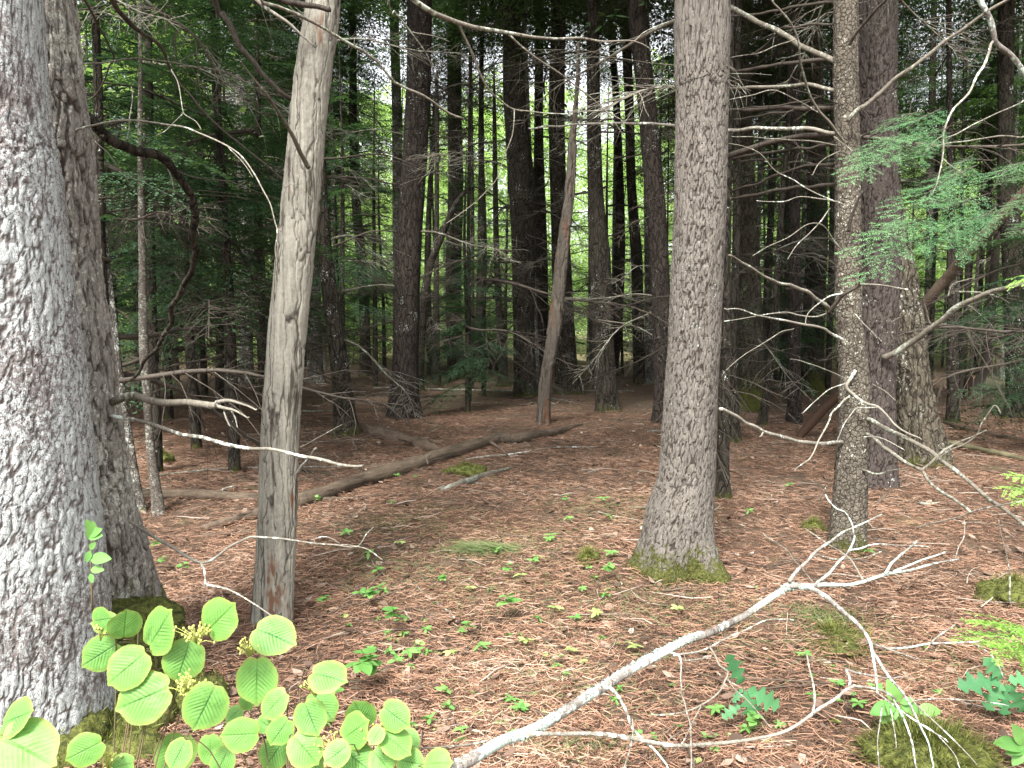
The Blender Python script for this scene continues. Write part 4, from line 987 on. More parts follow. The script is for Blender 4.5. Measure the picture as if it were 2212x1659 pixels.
# pale branch hanging in from the top right, from a tree out of the picture
hem_r = thing('hemlock_tree', 'hemlock outside the right edge whose pale limbs and fresh green sprays hang into the picture', 'tree', (3.05, 3.6, float(gh(3.05, 3.6))))
Pq, rq = crv([(3.05, 3.6, -0.2), (3.05, 3.62, 2), (3.02, 3.6, 5), (3.05, 3.6, 9)], [0.13, 0.11, 0.08, 0.03], 0.1)
V_, Q_, T_, _D = tube(Pq, rq, 24, 0.05, 5); part('trunk', MB().add(V_, Q_, T_), M['dark_bark'], hem_r)
for pts, a, b, y0, y1, m in (
    ([(1920, -30), (1960, 70), (1990, 150), (2010, 230), (2025, 285), (2070, 320), (2120, 350), (2170, 410), (2212, 470), (2300, 560)], 13, 9, 3.3, 3.4, M['dead_lichen']),
    ([(2010, 270), (1990, 350), (1960, 420), (1900, 500), (1850, 600), (1800, 660), (1760, 705), (1720, 790), (1690, 875), (1688, 960), (1680, 1050), (1660, 1130), (1640, 1200), (1612, 1265)], 6, 2.5, 3.3, 3.0, DP),
    ([(1690, 880), (1640, 910), (1600, 960), (1560, 1000)], 3, 1.5, 3.1, 3.0, DP), ([(1688, 1030), (1750, 1080), (1840, 1140)], 3, 1.5, 3.0, 3.0, DP),
    ([(1690, 900), (1780, 870), (1900, 800), (2050, 730), (2212, 650)], 3, 2.5, 3.1, 3.4, DG), ([(2212, 885), (2000, 890), (1850, 915), (1700, 930), (1560, 970)], 4, 2, 3.5, 3.2, DG)):
    Bn(hem_r, 3, pts, a, b, y0, y1, m)

# ------------------------------------------------------------------ sprays of green needles in the near right
def fan(L, seed):
    """flat hemlock fan: stem, side twigs, sub twigs, single needles"""
    rs = np.random.default_rng(seed); leaf = []; stems = []
    def curve(t): return np.array([L * t, 0.06 * L * math.sin(t * 3 + seed), -0.22 * L * t * t])
    stems.append((np.array([curve(t) for t in np.linspace(0, 1, 7)]), np.linspace(0.006, 0.001, 7)))
    def needles(a, b, dens=0.0042, ln=0.0135):
        v = b - a; l = np.linalg.norm(v); v = v / l; n = max(3, int(l / dens)); tt = (np.arange(n) + rs.random(n)) / n
        P0 = a + v * (l * tt)[:, None]; sd = np.where(np.arange(n) % 2 == 0, 1, -1)
        pr = np.array([-v[1], v[0], 0]); pr /= np.linalg.norm(pr) + 1e-6
        d = v * 0.45 + pr * sd[:, None] + rs.normal(0, 0.22, (n, 3)); d /= np.linalg.norm(d, axis=1)[:, None]
        nn = np.cross(d, [0, 0, 1.0]) + rs.normal(0, .15, (n, 3)); q = (ln * rs.uniform(.7, 1.25, n) * (1.15 - .5 * tt))[:, None]
        leaf.append(np.stack([P0, P0 + d * q * .5 + nn * .0021, P0 + d * q, P0 + d * q * .5 - nn * .0021], 1))
    t = 0.06; side = 1
    while t < 0.97:
        base = curve(t); tl = L * rs.uniform(.26, .5) * (1 - t) ** .7 * min(1, .4 + 2 * t) + .03
        a = side * math.radians(rs.uniform(38, 62)); d = np.array([math.cos(a), math.sin(a), rs.normal(-.12, .12)])
        end = base + d * tl + [0, 0, -.25 * tl * tl / L]
        if rs.random() > .1:
            stems.append((np.array([base, (base + end) / 2 + [0, 0, .01], end]), np.array([.0022, .0015, .0008])))
            needles(base, end); s2 = 1; q = 0.12
            while q < .95:
                b2 = base + (end - base) * q; l2 = tl * .42 * (1 - q) * rs.uniform(.6, 1.3) + .012
                a2 = a + s2 * math.radians(rs.uniform(35, 60)); needles(b2, b2 + np.array([math.cos(a2), math.sin(a2), rs.normal(-.15, .15)]) * l2)
                q += .022 / tl; s2 = -s2
        t += .034 / L; side = -side
    needles(curve(.8), curve(1))
    return np.concatenate(leaf), stems
SPR = [fan(0.8, 70 + k) for k in range(5)]
SPRF = [bough(L=0.45, ll=0.028, lw=0.0035, gap=0.03, fine=0.006, seed=80 + s, droop=0.1, width=0.5) for s in range(3)]
def spray(root, tile, base, tip, Y0, Y1, mat, roll=0.0, wd=1.0, k=0, lib=None, Lr=0.8):
    a = at(*CR(tile, *base), Y0); b = at(*CR(tile, *tip), Y1)
    x = b - a; L = np.linalg.norm(x); x /= L
    view = (a + b) / 2 - np.array([0, 0, CAMZ]); view /= np.linalg.norm(view)
    n = np.cross(x, np.cross(np.array([0, 0, 1.0]), x)); n = n * 1.0 - view * 0.75; n -= x * np.dot(n, x); n /= np.linalg.norm(n)
    y = np.cross(n, x)
    y, n = y * math.cos(roll) + n * math.sin(roll), n * math.cos(roll) - y * math.sin(roll)
    Mx = np.stack([x, y * wd, n], 1) * (L / Lr)
    Lf, stm = (lib or SPR)[k % len(lib or SPR)]
    mb = MB(); X = Lf.reshape(-1, 3) @ Mx.T + a
    rs = np.random.default_rng(k + 900)
    tipness = np.clip(Lf[:, 0, 0] / Lr, 0, 1)
    add_leaves(mb, X.reshape(-1, 4, 3), np.clip(0.15 + 0.6 * tipness + rs.normal(0, 0.16, len(Lf)), 0, 1))
    o = part('spray', mb, mat, root, smooth=False)
    ms = MB()
    for P, rad in stm:
        V, Q, T, D = tube(P @ Mx.T + a, rad * 0.32, 4, caps=False); ms.add(V, Q)
    t = link('stem', ms.mesh('stem', M['dead_dark'], True, root.location), o)
    return o
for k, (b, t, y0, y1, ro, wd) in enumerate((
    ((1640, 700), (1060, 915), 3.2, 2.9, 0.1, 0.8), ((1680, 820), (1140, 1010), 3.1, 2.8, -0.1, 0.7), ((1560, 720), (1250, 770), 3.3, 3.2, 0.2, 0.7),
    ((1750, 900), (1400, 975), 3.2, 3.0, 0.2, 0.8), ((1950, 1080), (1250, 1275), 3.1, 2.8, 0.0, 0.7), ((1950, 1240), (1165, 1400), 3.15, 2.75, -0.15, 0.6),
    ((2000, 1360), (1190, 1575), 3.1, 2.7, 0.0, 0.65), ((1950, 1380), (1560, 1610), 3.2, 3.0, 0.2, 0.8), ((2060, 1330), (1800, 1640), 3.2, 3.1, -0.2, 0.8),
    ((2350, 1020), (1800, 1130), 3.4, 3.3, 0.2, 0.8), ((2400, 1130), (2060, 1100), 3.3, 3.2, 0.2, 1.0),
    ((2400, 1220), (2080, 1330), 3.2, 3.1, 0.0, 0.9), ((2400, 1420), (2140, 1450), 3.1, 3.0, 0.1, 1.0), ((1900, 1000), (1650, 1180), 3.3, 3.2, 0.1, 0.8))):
    spray(hem_r, 3, b, t, y0, y1, M['hemlock_bright'], ro, wd, k)
fir = thing('fir_sapling', 'young fir outside the lower right edge with bright lime green branch tips', 'sapling', (2.22, 2.65, float(gh(2.22, 2.65))))
Pq, rq = crv([(2.22, 2.65, -0.05), (2.23, 2.65, 0.6), (2.2, 2.64, 1.25), (2.22, 2.65, 1.7)], [0.016, 0.013, 0.009, 0.003], 0.05)
V_, Q_, T_, _D = tube(Pq, rq, 10); part('trunk', MB().add(V_, Q_, T_), M['stem'], fir)
for k, (tile, b, t, y0, y1) in enumerate(((9, (2330, 830), (1935, 735), 2.6, 2.35), (9, (2330, 800), (2010, 645), 2.6, 2.4), (9, (2350, 900), (2020, 800), 2.6, 2.4), (9, (2350, 960), (2150, 890), 2.6, 2.45),
                                     (6, (2350, 1540), (2065, 1480), 2.6, 2.6), (6, (2330, 1440), (2100, 1405), 2.6, 2.6), (6, (2350, 1600), (2130, 1560), 2.6, 2.6), (6, (2400, 100), (2160, 150), 2.7, 2.6))):
    spray(fir, tile, b, t, y0, y1, M['fir'], 0.1, 0.8, k, SPRF, 0.45)

# ------------------------------------------------------------------ fallen logs and sticks
def on_ground(name, label, cat, pts, mat, lift=0.5, sides=10, rough=0.1, group=None, twigs=(), sub='log'):
    """pts: (u, v, width px) resting on the ground; lift = share of the radius above ground"""
    W = []; Rr = []
    for u, v, wd in pts:
        p = gnd(u, v); r = wd / 2 * depth(p) / F
        W.append(p + np.array([0, 0, r * lift])); Rr.append(r)
    W = np.array(W); c = W[len(W) // 2]
    P, rad = crv(W, Rr, max(0.02, np.linalg.norm(W[0] - W[-1]) / 90))
    V, Q, T_, D = tube(P, rad, sides + 4, rough * 2.6, len(label) * 7)
    # wood grain runs along the local z axis of the material, so build the log upright in its own frame
    x = W[-1] - W[0]; L = np.linalg.norm(x); z = x / L; y = np.cross(z, [0, 0, 1.0]); y /= np.linalg.norm(y); xx = np.cross(y, z)
    Mx = np.stack([xx, y, z], 1)
    o = link(name, MB().add((V - c) @ Mx, Q, T_).mesh(name, mat))
    import mathutils
    m4 = mathutils.Matrix([[*Mx[0], c[0]], [*Mx[1], c[1]], [*Mx[2], c[2]], [0, 0, 0, 1]])
    o.matrix_world = m4
    o.location = m4.to_translation(); o.rotation_euler = m4.to_euler(); 
    tag(o, label, cat, group)
    for tp, a, b_, m in twigs:
        Wt = []; Rt = []
        for i, (u, v, up) in enumerate(tp):
            p = at(u, v, up); Wt.append((p - c) @ Mx); Rt.append((a + (b_ - a) * i / (len(tp) - 1)) / 2 * depth(p) / F)
        Pt, rt = crv(Wt, Rt, 0.02); V, Q, T_, D = tube(Pt, rt, 6, 0.1)
        link('stub', MB().add(V, Q, T_).mesh('stub', m), o)
    return o
G2 = 'fallen logs and dead sticks on the forest floor'
yl = float(gnd(870, 1020)[1])
on_ground('fallen_log', 'long smooth brown log lying diagonally to the right of the weathered snag', 'log',
    [(640, 1096, 31), (690, 1082, 31), (737, 1066, 31), (800, 1044, 30), (870, 1022, 30), (920, 1007, 29), (970, 991, 28), (1020, 973, 26), (1070, 960, 24), (1137, 953, 21), (1204, 939, 16), (1257, 919, 6)], M['log'], 0.9, 16, group=G2,
    twigs=[([(925, 1003, yl - .05), (922, 990, yl - .05), (930, 980, yl - .1)], 4, 2, M['dead_grey']), ([(870, 1016, yl - .1), (866, 1030, yl - .15), (868, 1042, yl - .2)], 5, 3, M['dead_grey']), ([(1060, 955, yl + .5), (1085, 972, yl + .4), (1098, 985, yl + .4)], 8, 4, M['log_dark'])])
y0 = float(gnd(490, 1070)[1])
on_ground('fallen_log', 'grey log lying level behind the weathered snag with a pale forked stub', 'log',
    [(270, 1080, 28), (340, 1078, 28), (420, 1078, 26), (500, 1080, 23), (560, 1082, 21), (640, 1084, 16), (760, 1080, 9), (870, 1068, 5)], M['log'], 0.7, 14, group=G2,
    twigs=[([(485, 1072, y0), (478, 1062, y0 - .1), (490, 1054, y0 - .15), (508, 1049, y0 - .2)], 7, 3, DP), ([(480, 1068, y0 - .05), (482, 1080, y0 - .15), (498, 1090, y0 - .2)], 5, 3, DP)])
on_ground('fallen_log', 'crumbling dark log slanting down to the long brown log from the left', 'log',
    [(772, 927, 20), (820, 943, 27), (860, 953, 27), (905, 965, 26), (950, 979, 23), (985, 988, 12)], M['log_dark'], 0.5, 12, 0.22, G2)
on_ground('dead_stick', 'short silvery log with a splintered tip below the long brown log', 'stick',
    [(952, 1065, 14), (990, 1052, 14), (1030, 1038, 13), (1070, 1024, 10), (1112, 1010, 3)], M['dead_grey'], 0.9, 10, 0.1, G2)
on_ground('dead_stick', 'thin pale curved stick just right of the end of the long brown log', 'stick',
    [(1005, 996, 5), (1050, 989, 5), (1094, 986, 5), (1150, 976, 4), (1200, 968, 4), (1287, 968, 3)], M['dead_pale'], 1.2, 6, 0.1, G2)
on_ground('fallen_log', 'rotten black log behind the foot of the weathered snag on its left', 'log',
    [(440, 1146, 14), (480, 1136, 20), (520, 1126, 22), (575, 1110, 18)], M['log_dark'], 0.6, 12, 0.22, G2)
on_ground('dead_stick', 'flat dark slab of rotten wood in front of the rotten black log', 'stick',
    [(418, 1162, 8), (470, 1158, 10), (540, 1152, 9)], M['log_dark'], 0.6, 8, 0.2, G2)
on_ground('dead_stick', 'long thin stick running level behind the grey log on the left', 'stick',
    [(350, 1030, 6), (430, 1022, 6), (500, 1014, 5), (560, 1013, 5), (720, 1011, 4), (870, 1009, 4)], M['dead_grey'], 1.5, 6, 0.1, G2)
on_ground('dead_stick', 'long thin pole lying level in the distance beyond the broken snag', 'stick',
    [(807, 840, 4), (900, 842, 5), (1000, 845, 5), (1110, 846, 5), (1250, 846, 4), (1370, 847, 4)], M['dead_grey'], 1.0, 6, 0.1, G2)
on_ground('dead_stick', 'bowed thin pole on the ground behind the reddish trunk', 'stick',
    [(1250, 826, 5), (1300, 818, 5), (1370, 818, 5), (1425, 828, 4)], M['log_dark'], 1.0, 6, 0.1, G2)
on_ground('dead_stick', 'short black stick behind the left end of the crumbling dark log', 'stick',
    [(900, 860, 6), (940, 858, 7), (985, 855, 4)], M['log_dark'], 0.8, 6, 0.15, G2)
on_ground('fallen_log', 'greenish log lying from the leaning olive pine towards the right edge', 'log',
    [(1950, 948, 10), (2020, 958, 12), (2090, 972, 13), (2160, 988, 14), (2260, 1010, 15)], M['log_green'], 1.0, 12, 0.12, G2)
on_ground('fallen_log', 'dark brown log in the shade behind the greenish log at right', 'log',
    [(2040, 915, 8), (2110, 938, 12), (2170, 950, 12), (2250, 965, 12)], M['log_dark'], 0.8, 12, 0.18, G2)
on_ground('dead_stick', 'thin brown stick on red needles between the thick pine and the spruce', 'stick',
    [(1565, 980, 4), (1640, 986, 4), (1700, 989, 5), (1768, 992, 3)], M['log_dark'], 1.0, 6, 0.1, G2)
on_ground('dead_stick', 'crooked dark stick low between the thick pine foot and the spruce foot', 'stick',
    [(1605, 1058, 6), (1650, 1050, 7), (1700, 1053, 8), (1760, 1046, 7), (1802, 1036, 5)], M['log_dark'], 0.8, 8, 0.18, G2)
on_ground('dead_stick', 'short black charred looking stick on the needles near the picture centre', 'stick',
    [(1188, 1142, 5), (1215, 1135, 6), (1240, 1128, 6), (1262, 1126, 3)], M['log_dark'], 0.9, 7, 0.15, G2)
on_ground('dead_stick', 'reddish pole propped on the needles right of the spruce foot', 'stick',
    [(1888, 1098, 7), (1920, 1065, 6), (1950, 1038, 6), (1972, 1022, 4)], M['log'], 1.0, 8, 0.1, G2)
on_ground('dead_stick', 'lichened mossy stick slanting down in the middle foreground', 'stick',
    [(895, 1262, 3), (915, 1284, 5), (950, 1310, 5), (975, 1330, 6), (990, 1350, 4)], M['dead_lichen'], 1.0, 7, 0.15, G2)
on_ground('dead_stick', 'pale straight stick lying level in the foreground seedlings', 'stick',
    [(875, 1412, 5), (920, 1420, 6), (965, 1426, 5)], M['dead_pale'], 1.0, 7, 0.1, G2)
on_ground('dead_stick', 'short broken pale stick lying below the level foreground stick', 'stick',
    [(948, 1454, 6), (985, 1456, 7), (1012, 1456, 6)], M['dead_pale'], 1.0, 8, 0.1, G2)
on_ground('dead_stick', 'thin brown stick in two straight lengths left of the long lichened limb', 'stick',
    [(1050, 1390, 3), (1090, 1398, 4), (1130, 1404, 4), (1180, 1388, 3), (1215, 1370, 3)], M['dead_grey'], 1.2, 6, 0.1, G2)
on_ground('dead_stick', 'black wet stick in the lower right corner beneath the branch fan', 'stick',
    [(1825, 1580, 8), (1900, 1582, 12), (1970, 1572, 14), (2050, 1566, 12)], M['log_dark'], 0.7, 10, 0.2, G2)
on_ground('dead_stick', 'dark curved twig arched over the needles left of the thick pine foot', 'stick',
    [(1316, 1100, 2.5), (1326, 1082, 3), (1340, 1078, 3), (1370, 1088, 3), (1398, 1100, 2)], M['log_dark'], 2.5, 6, 0.1, G2)
on_ground('dead_stick', 'short twig with a knob lying in front of the thick pine foot', 'stick',
    [(1425, 1252, 4), (1440, 1244, 6), (1475, 1240, 5), (1530, 1232, 4)], M['dead_pale'], 1.2, 6, 0.15, G2)

GD = 'dead sticks scattered over the shaded middle of the floor'
SIDE = ['left of the weathered snag', 'just right of the weathered snag', 'left of the broken snag', 'between the broken snag and thick grey pine', 'between the thick grey pine and pale spruce', 'right of the pale spruce']
cnt = {}
for k in range(46):
    u = R.uniform(340, 2180); v = 845 + 260 * R.random() ** 1.3
    a = R.uniform(-.6, .6); L = R.uniform(30, 130); wd_ = R.uniform(2.2, 6) * (v - 712) / 260
    pts = [(u + L * t * math.cos(a), v + L * t * math.sin(a) * .35 + R.uniform(-3, 3), wd_ * (1.1 - .6 * t)) for t in (0, .3, .6, 1)]
    q = 0 if u < 590 else 1 if u < 850 else 2 if u < 1200 else 3 if u < 1500 else 4 if u < 1830 else 5
    cnt[q] = cnt.get(q, 0) + 1
    on_ground('dead_stick', 'dead stick on the shaded floor ' + SIDE[q], 'stick', pts, R.choice([M['log_dark'], M['dead_grey'], M['log']]), 1.0, 6, .15, GD + ', ' + SIDE[q])
# root plate
def blob(center, r, seed, amp=0.35, n=26):
    u = np.linspace(0, math.pi, n); v = np.linspace(0, 2 * math.pi, n * 2, endpoint=False)
    U, Vv = np.meshgrid(u, v, indexing='ij')
    D = np.stack([np.sin(U) * np.cos(Vv), np.sin(U) * np.sin(Vv), np.cos(U)], -1).reshape(-1, 3)
    k = 1 + amp * vnoise(D, 1.6, seed) + amp * 0.5 * vnoise(D, 4.5, seed + 1) + amp * 0.3 * vnoise(D, 11, seed + 2)
    V = D * np.asarray(r) * k[:, None] + np.asarray(center)
    m = n * 2
    i, j = np.meshgrid(np.arange(n - 1), np.arange(m), indexing='ij')
    return V, np.stack([i * m + j, (i + 1) * m + j, (i + 1) * m + (j + 1) % m, i * m + (j + 1) % m], -1).reshape(-1, 4)
g = gnd(1048, 800)
rp = thing('root_plate', 'black upturned root plate of a fallen tree left of centre', 'root plate', g)
V, Q = blob(g + [0, 0, 0.25], (0.5, 0.25, 0.5), 5, 0.5)
part('earth', MB().add(V, Q), M['earth'], rp)
for k in range(9):
    a = R.uniform(-0.3, 3.4); L = R.uniform(0.5, 0.95)
    q = [g + [0, 0, 0.3]]
    for j in range(4): q.append(q[-1] + np.array([math.cos(a), R.uniform(-.3, .3), math.sin(a)]) * L / 4 + np.array([R.uniform(-.05, .05), 0, R.uniform(-.06, .04)]))
    P, rad = crv(q, [0.05, 0.04, 0.03, 0.02, 0.008], 0.06); V, Q, T_, D = tube(P, rad, 7, 0.15)
    part('root', MB().add(V, Q, T_), M['dead_dark'], rp)
for lab, u, v, rr in (('low black clump of roots at the left foot of the shaggy dark trunk', 970, 812, (0.5, 0.3, 0.28)), ('low black clump of roots at the right foot of the shaggy dark trunk', 1012, 806, (0.42, 0.3, 0.25)), ('dark mound on the needles left of the massive moss footed trunk', 1672, 818, (0.3, 0.3, 0.2))):
    g = gnd(u, v); V, Q = blob((0, 0, 0.05), rr, u, 0.5, 18)
    o = link('root_clump', MB().add(V, Q).mesh('root_clump', M['earth']), None, g); tag(o, lab, 'roots')

# ------------------------------------------------------------------ moss humps, grass
def moss_hump(name, label, u, v, r, seed, hair=1400, mat='moss'):
    g = gnd(u, v); rs = np.random.default_rng(seed)
    root = thing(name, label, 'moss', g)
    V, Q = blob((g[0], g[1], g[2] - 0.01), r, seed, 0.3, 20)
    part('hump', MB().add(V, Q), M['moss'], root)
    pick = rs.integers(0, len(V), hair); B_ = V[pick] + rs.normal(0, 0.006, (hair, 3)); B_ = B_[B_[:, 2] > g[2] - 0.02]
    n = len(B_); d = (B_ - g) / np.linalg.norm(B_ - g, axis=1)[:, None] + rs.normal(0, 0.5, (n, 3)); l = rs.uniform(0.015, 0.045, n)[:, None]
    s = np.cross(d, [0, 0, 1.0]); s /= np.linalg.norm(s, axis=1)[:, None] + 1e-6
    Lf = np.stack([B_, B_ + d * l * .5 + s * .002, B_ + d * l, B_ + d * l * .5 - s * .002], 1)
    mb = MB(); add_leaves(mb, Lf, rs.random(n)); part('fronds', mb, M[mat], root, smooth=False)
M['moss_frond'] = leaf_mat('moss fronds', (0.05, 0.06, 0.015), (0.21, 0.23, 0.06), 0.3)
moss_hump('moss_hump', 'rounded yellow green moss hump in the bottom right corner', 2000, 1650, (0.2, 0.18, 0.12), 31, 9000, 'moss_frond')
moss_hump('moss_hump', 'small dark green moss hump left of the thick grey pine foot', 1272, 1210, (0.08, 0.09, 0.06), 32, 1500, 'moss_frond')
moss_hump('moss_hump', 'mossy hump under the long brown log', 1008, 1022, (0.22, 0.16, 0.1), 33, 1500, 'moss_frond')
moss_hump('moss_hump', 'dark mossy hump behind the blotched sapling', 352, 1000, (0.14, 0.14, 0.13), 34, 1000, 'moss_frond')
moss_hump('moss_hump', 'flat olive moss patch on the needles below the branch fan', 1790, 1370, (0.2, 0.26, 0.035), 35, 3500, 'moss_frond')
moss_hump('moss_hump', 'small mossy stone like hump behind the spruce foot', 1758, 1142, (0.09, 0.08, 0.06), 36, 1000, 'moss_frond')
moss_hump('moss_hump', 'mossy root hump at the right edge above the bright fir tips', 2190, 1290, (0.2, 0.2, 0.09), 37, 1500, 'moss_frond')
def roots_moss():
    # moss apron over the spreading roots of the rear left pine
    mb = MB(); rs = np.random.default_rng(5)
    root = thing('moss_bank', 'thick yellow green moss bank over the roots at the foot of the furrowed left pine', 'moss', (-1.55, 3.05, float(gh(-1.55, 3.05))))
    Vs = []
    for (x, y, r, s) in ((-1.72, 3.02, (0.2, 0.2, 0.16), 1), (-1.5, 2.95, (0.17, 0.22, 0.13), 2), (-1.35, 3.1, (0.16, 0.16, 0.1), 3), (-1.62, 2.7, (0.15, 0.18, 0.15), 4), (-1.75, 3.3, (0.34, 0.25, 0.2), 5), (-1.4, 2.72, (0.14, 0.14, 0.09), 6)):
        V, Q = blob((x, y, float(gh(x, y)) - 0.02), r, s + 40, 0.25, 20); mb.add(V, Q); Vs.append(V)
    part('hump', mb, M['moss'], root)
    V = np.concatenate(Vs); n = 16000; B_ = V[rs.integers(0, len(V), n)] + rs.normal(0, 0.008, (n, 3))
    d = rs.normal(0, 0.6, (n, 3)) + [0, -0.3, 0.8]; l = rs.uniform(0.01, 0.028, n)[:, None]; s = rs.normal(0, 1, (n, 3)); s /= np.linalg.norm(s, axis=1)[:, None]
    mb = MB(); add_leaves(mb, np.stack([B_, B_ + d * l * .5 + s * .0018, B_ + d * l, B_ + d * l * .5 - s * .0018], 1), rs.random(n)); part('fronds', mb, M['moss_frond'], root, smooth=False)
roots_moss()
def grass_tuft(label, u, v, n, L, spread, lean):
    g = gnd(u, v); rs = np.random.default_rng(int(u)); mb = MB()
    for k in range(n):
        b = np.array([rs.normal(0, spread), rs.normal(0, spread * .5), 0]); a = rs.normal(lean, 0.6); l = L * rs.uniform(0.6, 1.2)
        d = np.array([math.cos(a), math.sin(a) * .6, 0])
        P = [b + d * l * t + [0, 0, l * (1.1 * t - 1.15 * t * t)] for t in (0, .25, .5, .75, 1)]
        s = np.cross(d, [0, 0, 1]); ws = [.0016, .0018, .0015, .001, .0003]
        V = []
        for p, w_ in zip(P, ws): V += [p - s * w_, p + s * w_ + [0, 0, .001]]
        Q = [(2 * i, 2 * i + 2, 2 * i + 3, 2 * i + 1) for i in range(4)]
        mb.add(np.array(V), Q, r=np.full(10, rs.random()))
    o = link('grass_tuft', mb.mesh('grass_tuft', M['grass'], True), None, g); tag(o, label, 'grass tuft')
grass_tuft('pale green grass tuft combed over to the left on the needles right of centre', 1062, 1198, 280, 0.26, 0.11, 2.7)
grass_tuft('smaller grey green grass tuft right beside the larger combed tuft', 1105, 1196, 150, 0.2, 0.05, 2.6)
grass_tuft('thin grass wisps on the olive moss patch below the branch fan', 1765, 1345, 220, 0.2, 0.13, 1.2)
grass_tuft('sparse grass wisps at the bottom edge right of the long lichened limb', 1230, 1640, 150, 0.14, 0.1, 0.8)

# ------------------------------------------------------------------ foreground dead branch fan
fb = thing('fallen_branch', 'long lichen crusted dead branch with a fan of bare white twigs across the lower right', 'branch', (0.3, 2.1, float(gh(0.3, 2.1))))
DL = M['dead_lichen']
branch(fb, [(930, 1700), (985, 1655), (1040, 1622), (1095, 1600), (1150, 1578), (1200, 1545), (1260, 1510), (1310, 1476), (1370, 1440), (1430, 1408), (1474, 1386), (1530, 1365), (1584, 1342), (1640, 1308), (1674, 1286), (1700, 1268)], 27, 12, 1.75, 3.05, DL, name='limb', sides=16, wig=0.01,
       ys=[1.7, 1.78, 1.86, 1.95, 2.02, 2.1, 2.2, 2.3, 2.42, 2.52, 2.6, 2.7, 2.8, 2.9, 2.96, 3.02])
def tw(pts, a, b, y0, y1, m=DL, tile=9): Bn(fb, tile, pts, a, b, y0, y1, m, name='twig')
LIM = [(985, 1655, 1.78, 26), (1095, 1600, 1.95, 24), (1150, 1578, 2.02, 22), (1260, 1510, 2.2, 20), (1370, 1440, 2.42, 18), (1474, 1386, 2.6, 16), (1584, 1342, 2.8, 14), (1674, 1286, 2.96, 13), (1704, 1268, 3.03, 14), (1750, 1268, 3.03, 11)]
def lichen_flakes():
    rs = np.random.default_rng(9); Lf = []
    W = np.array([at(u, v, Y) for u, v, Y, w_ in LIM]); rr = np.array([w_ / 2 * depth(p) / F for (u, v, Y, w_), p in zip(LIM, W)])
    P, rad = crv(W, rr, 0.01); n = 2600
    ii = np.concatenate([rs.integers(0, len(P), n), rs.integers(int(len(P) * .93), len(P), 700)])
    ii = ii[(vnoise(P[ii], 11, 3) > -0.05) | (ii > len(P) * .93)]; n = len(ii)
    d = rs.normal(0, 1, (n, 3)); d[:, 2] += 0.5; d[:, 1] -= .4; d /= np.linalg.norm(d, axis=1)[:, None]
    B_ = P[ii] + d * (rad[ii] * rs.uniform(0.85, 1.02, n))[:, None]
    s1 = rs.normal(0, 1, (n, 3)); s1 -= d * (s1 * d).sum(1)[:, None] * .7; s1 /= np.linalg.norm(s1, axis=1)[:, None]; s2 = np.cross(d, s1)
    l = rs.uniform(0.003, 0.0085, n)[:, None]
    mb = MB(); add_leaves(mb, np.stack([B_ - s1 * l, B_ + s2 * l * .8, B_ + s1 * l + d * l * .6, B_ - s2 * l * .8], 1), rs.random(n))
    part('lichen', mb, litter_mat('pale green lichen flakes', [(0, (0.22, 0.28, 0.24)), (1, (0.4, 0.47, 0.42))]), fb, smooth=False)
lichen_flakes()
tw([(690, 455), (740, 380), (800, 320), (860, 260), (910, 222), (960, 190), (1020, 145), (1090, 110), (1180, 70), (1290, 15)], 8, 3, 3.02, 3.4)
tw([(925, -115), (960, -60), (1000, -20), (1045, 0), (1080, 50), (1100, 100), (1105, 150)], 3, 3, 3.5, 3.4)
tw([(860, 475), (910, 425), (960, 380), (1010, 322), (1060, 270), (1090, 215), (1115, 155)], 6, 4, 3.05, 3.3)
tw([(1075, 250), (1150, 238), (1230, 215), (1370, 212), (1500, 218), (1600, 233)], 4, 2.5, 3.2, 3.4)
tw([(690, 480), (740, 472), (800, 475), (870, 478), (980, 476), (1080, 466), (1180, 442), (1300, 405), (1380, 385), (1450, 375), (1600, 335), (1700, 315), (1790, 305)], 11, 3.5, 3.02, 3.3)
tw([(1310, 398), (1350, 335), (1400, 290), (1460, 240), (1515, 187)], 6, 4, 3.15, 3.3)
tw([(1370, 385), (1450, 350), (1550, 312), (1640, 285), (1715, 255)], 5, 3, 3.15, 3.3)
tw([(1765, 303), (1785, 230), (1820, 170), (1828, 110), (1825, 55)], 2.5, 2, 3.3, 3.4, DP)
tw([(1170, 437), (1130, 370), (1090, 310), (1020, 255), (940, 205), (860, 150), (795, 105)], 4, 2.2, 3.1, 3.4, DP)
tw([(860, 275), (960, 305), (1100, 310), (1200, 290), (1290, 255)], 3.5, 2, 3.15, 3.4, DP)
tw([(820, 490), (880, 520), (950, 570), (1020, 625), (1080, 680), (1120, 720), (1150, 762), (1180, 800), (1210, 855), (1228, 950), (1245, 1050), (1255, 1110), (1262, 1175)], 12, 4, 3.0, 2.5)
tw([(1200, 840), (1290, 872), (1380, 882), (1490, 875), (1600, 858), (1750, 850), (1880, 842), (1945, 830)], 6, 3, 2.8, 2.9)
tw([(1610, 852), (1680, 790), (1765, 727)], 3.5, 4, 2.85, 2.9, DP)
tw([(1290, 868), (1400, 905), (1540, 955)], 4, 2.5, 2.8, 2.75)
tw([(1215, 870), (1270, 960), (1350, 1070), (1400, 1125), (1440, 1180), (1490, 1270), (1540, 1380), (1590, 1490), (1605, 1590), (1622, 1665)], 7, 3, 2.75, 2.1)
tw([(1880, 842), (1940, 880), (2000, 930), (2045, 1000), (2080, 1085)], 2.5, 2, 2.9, 2.8, DP)
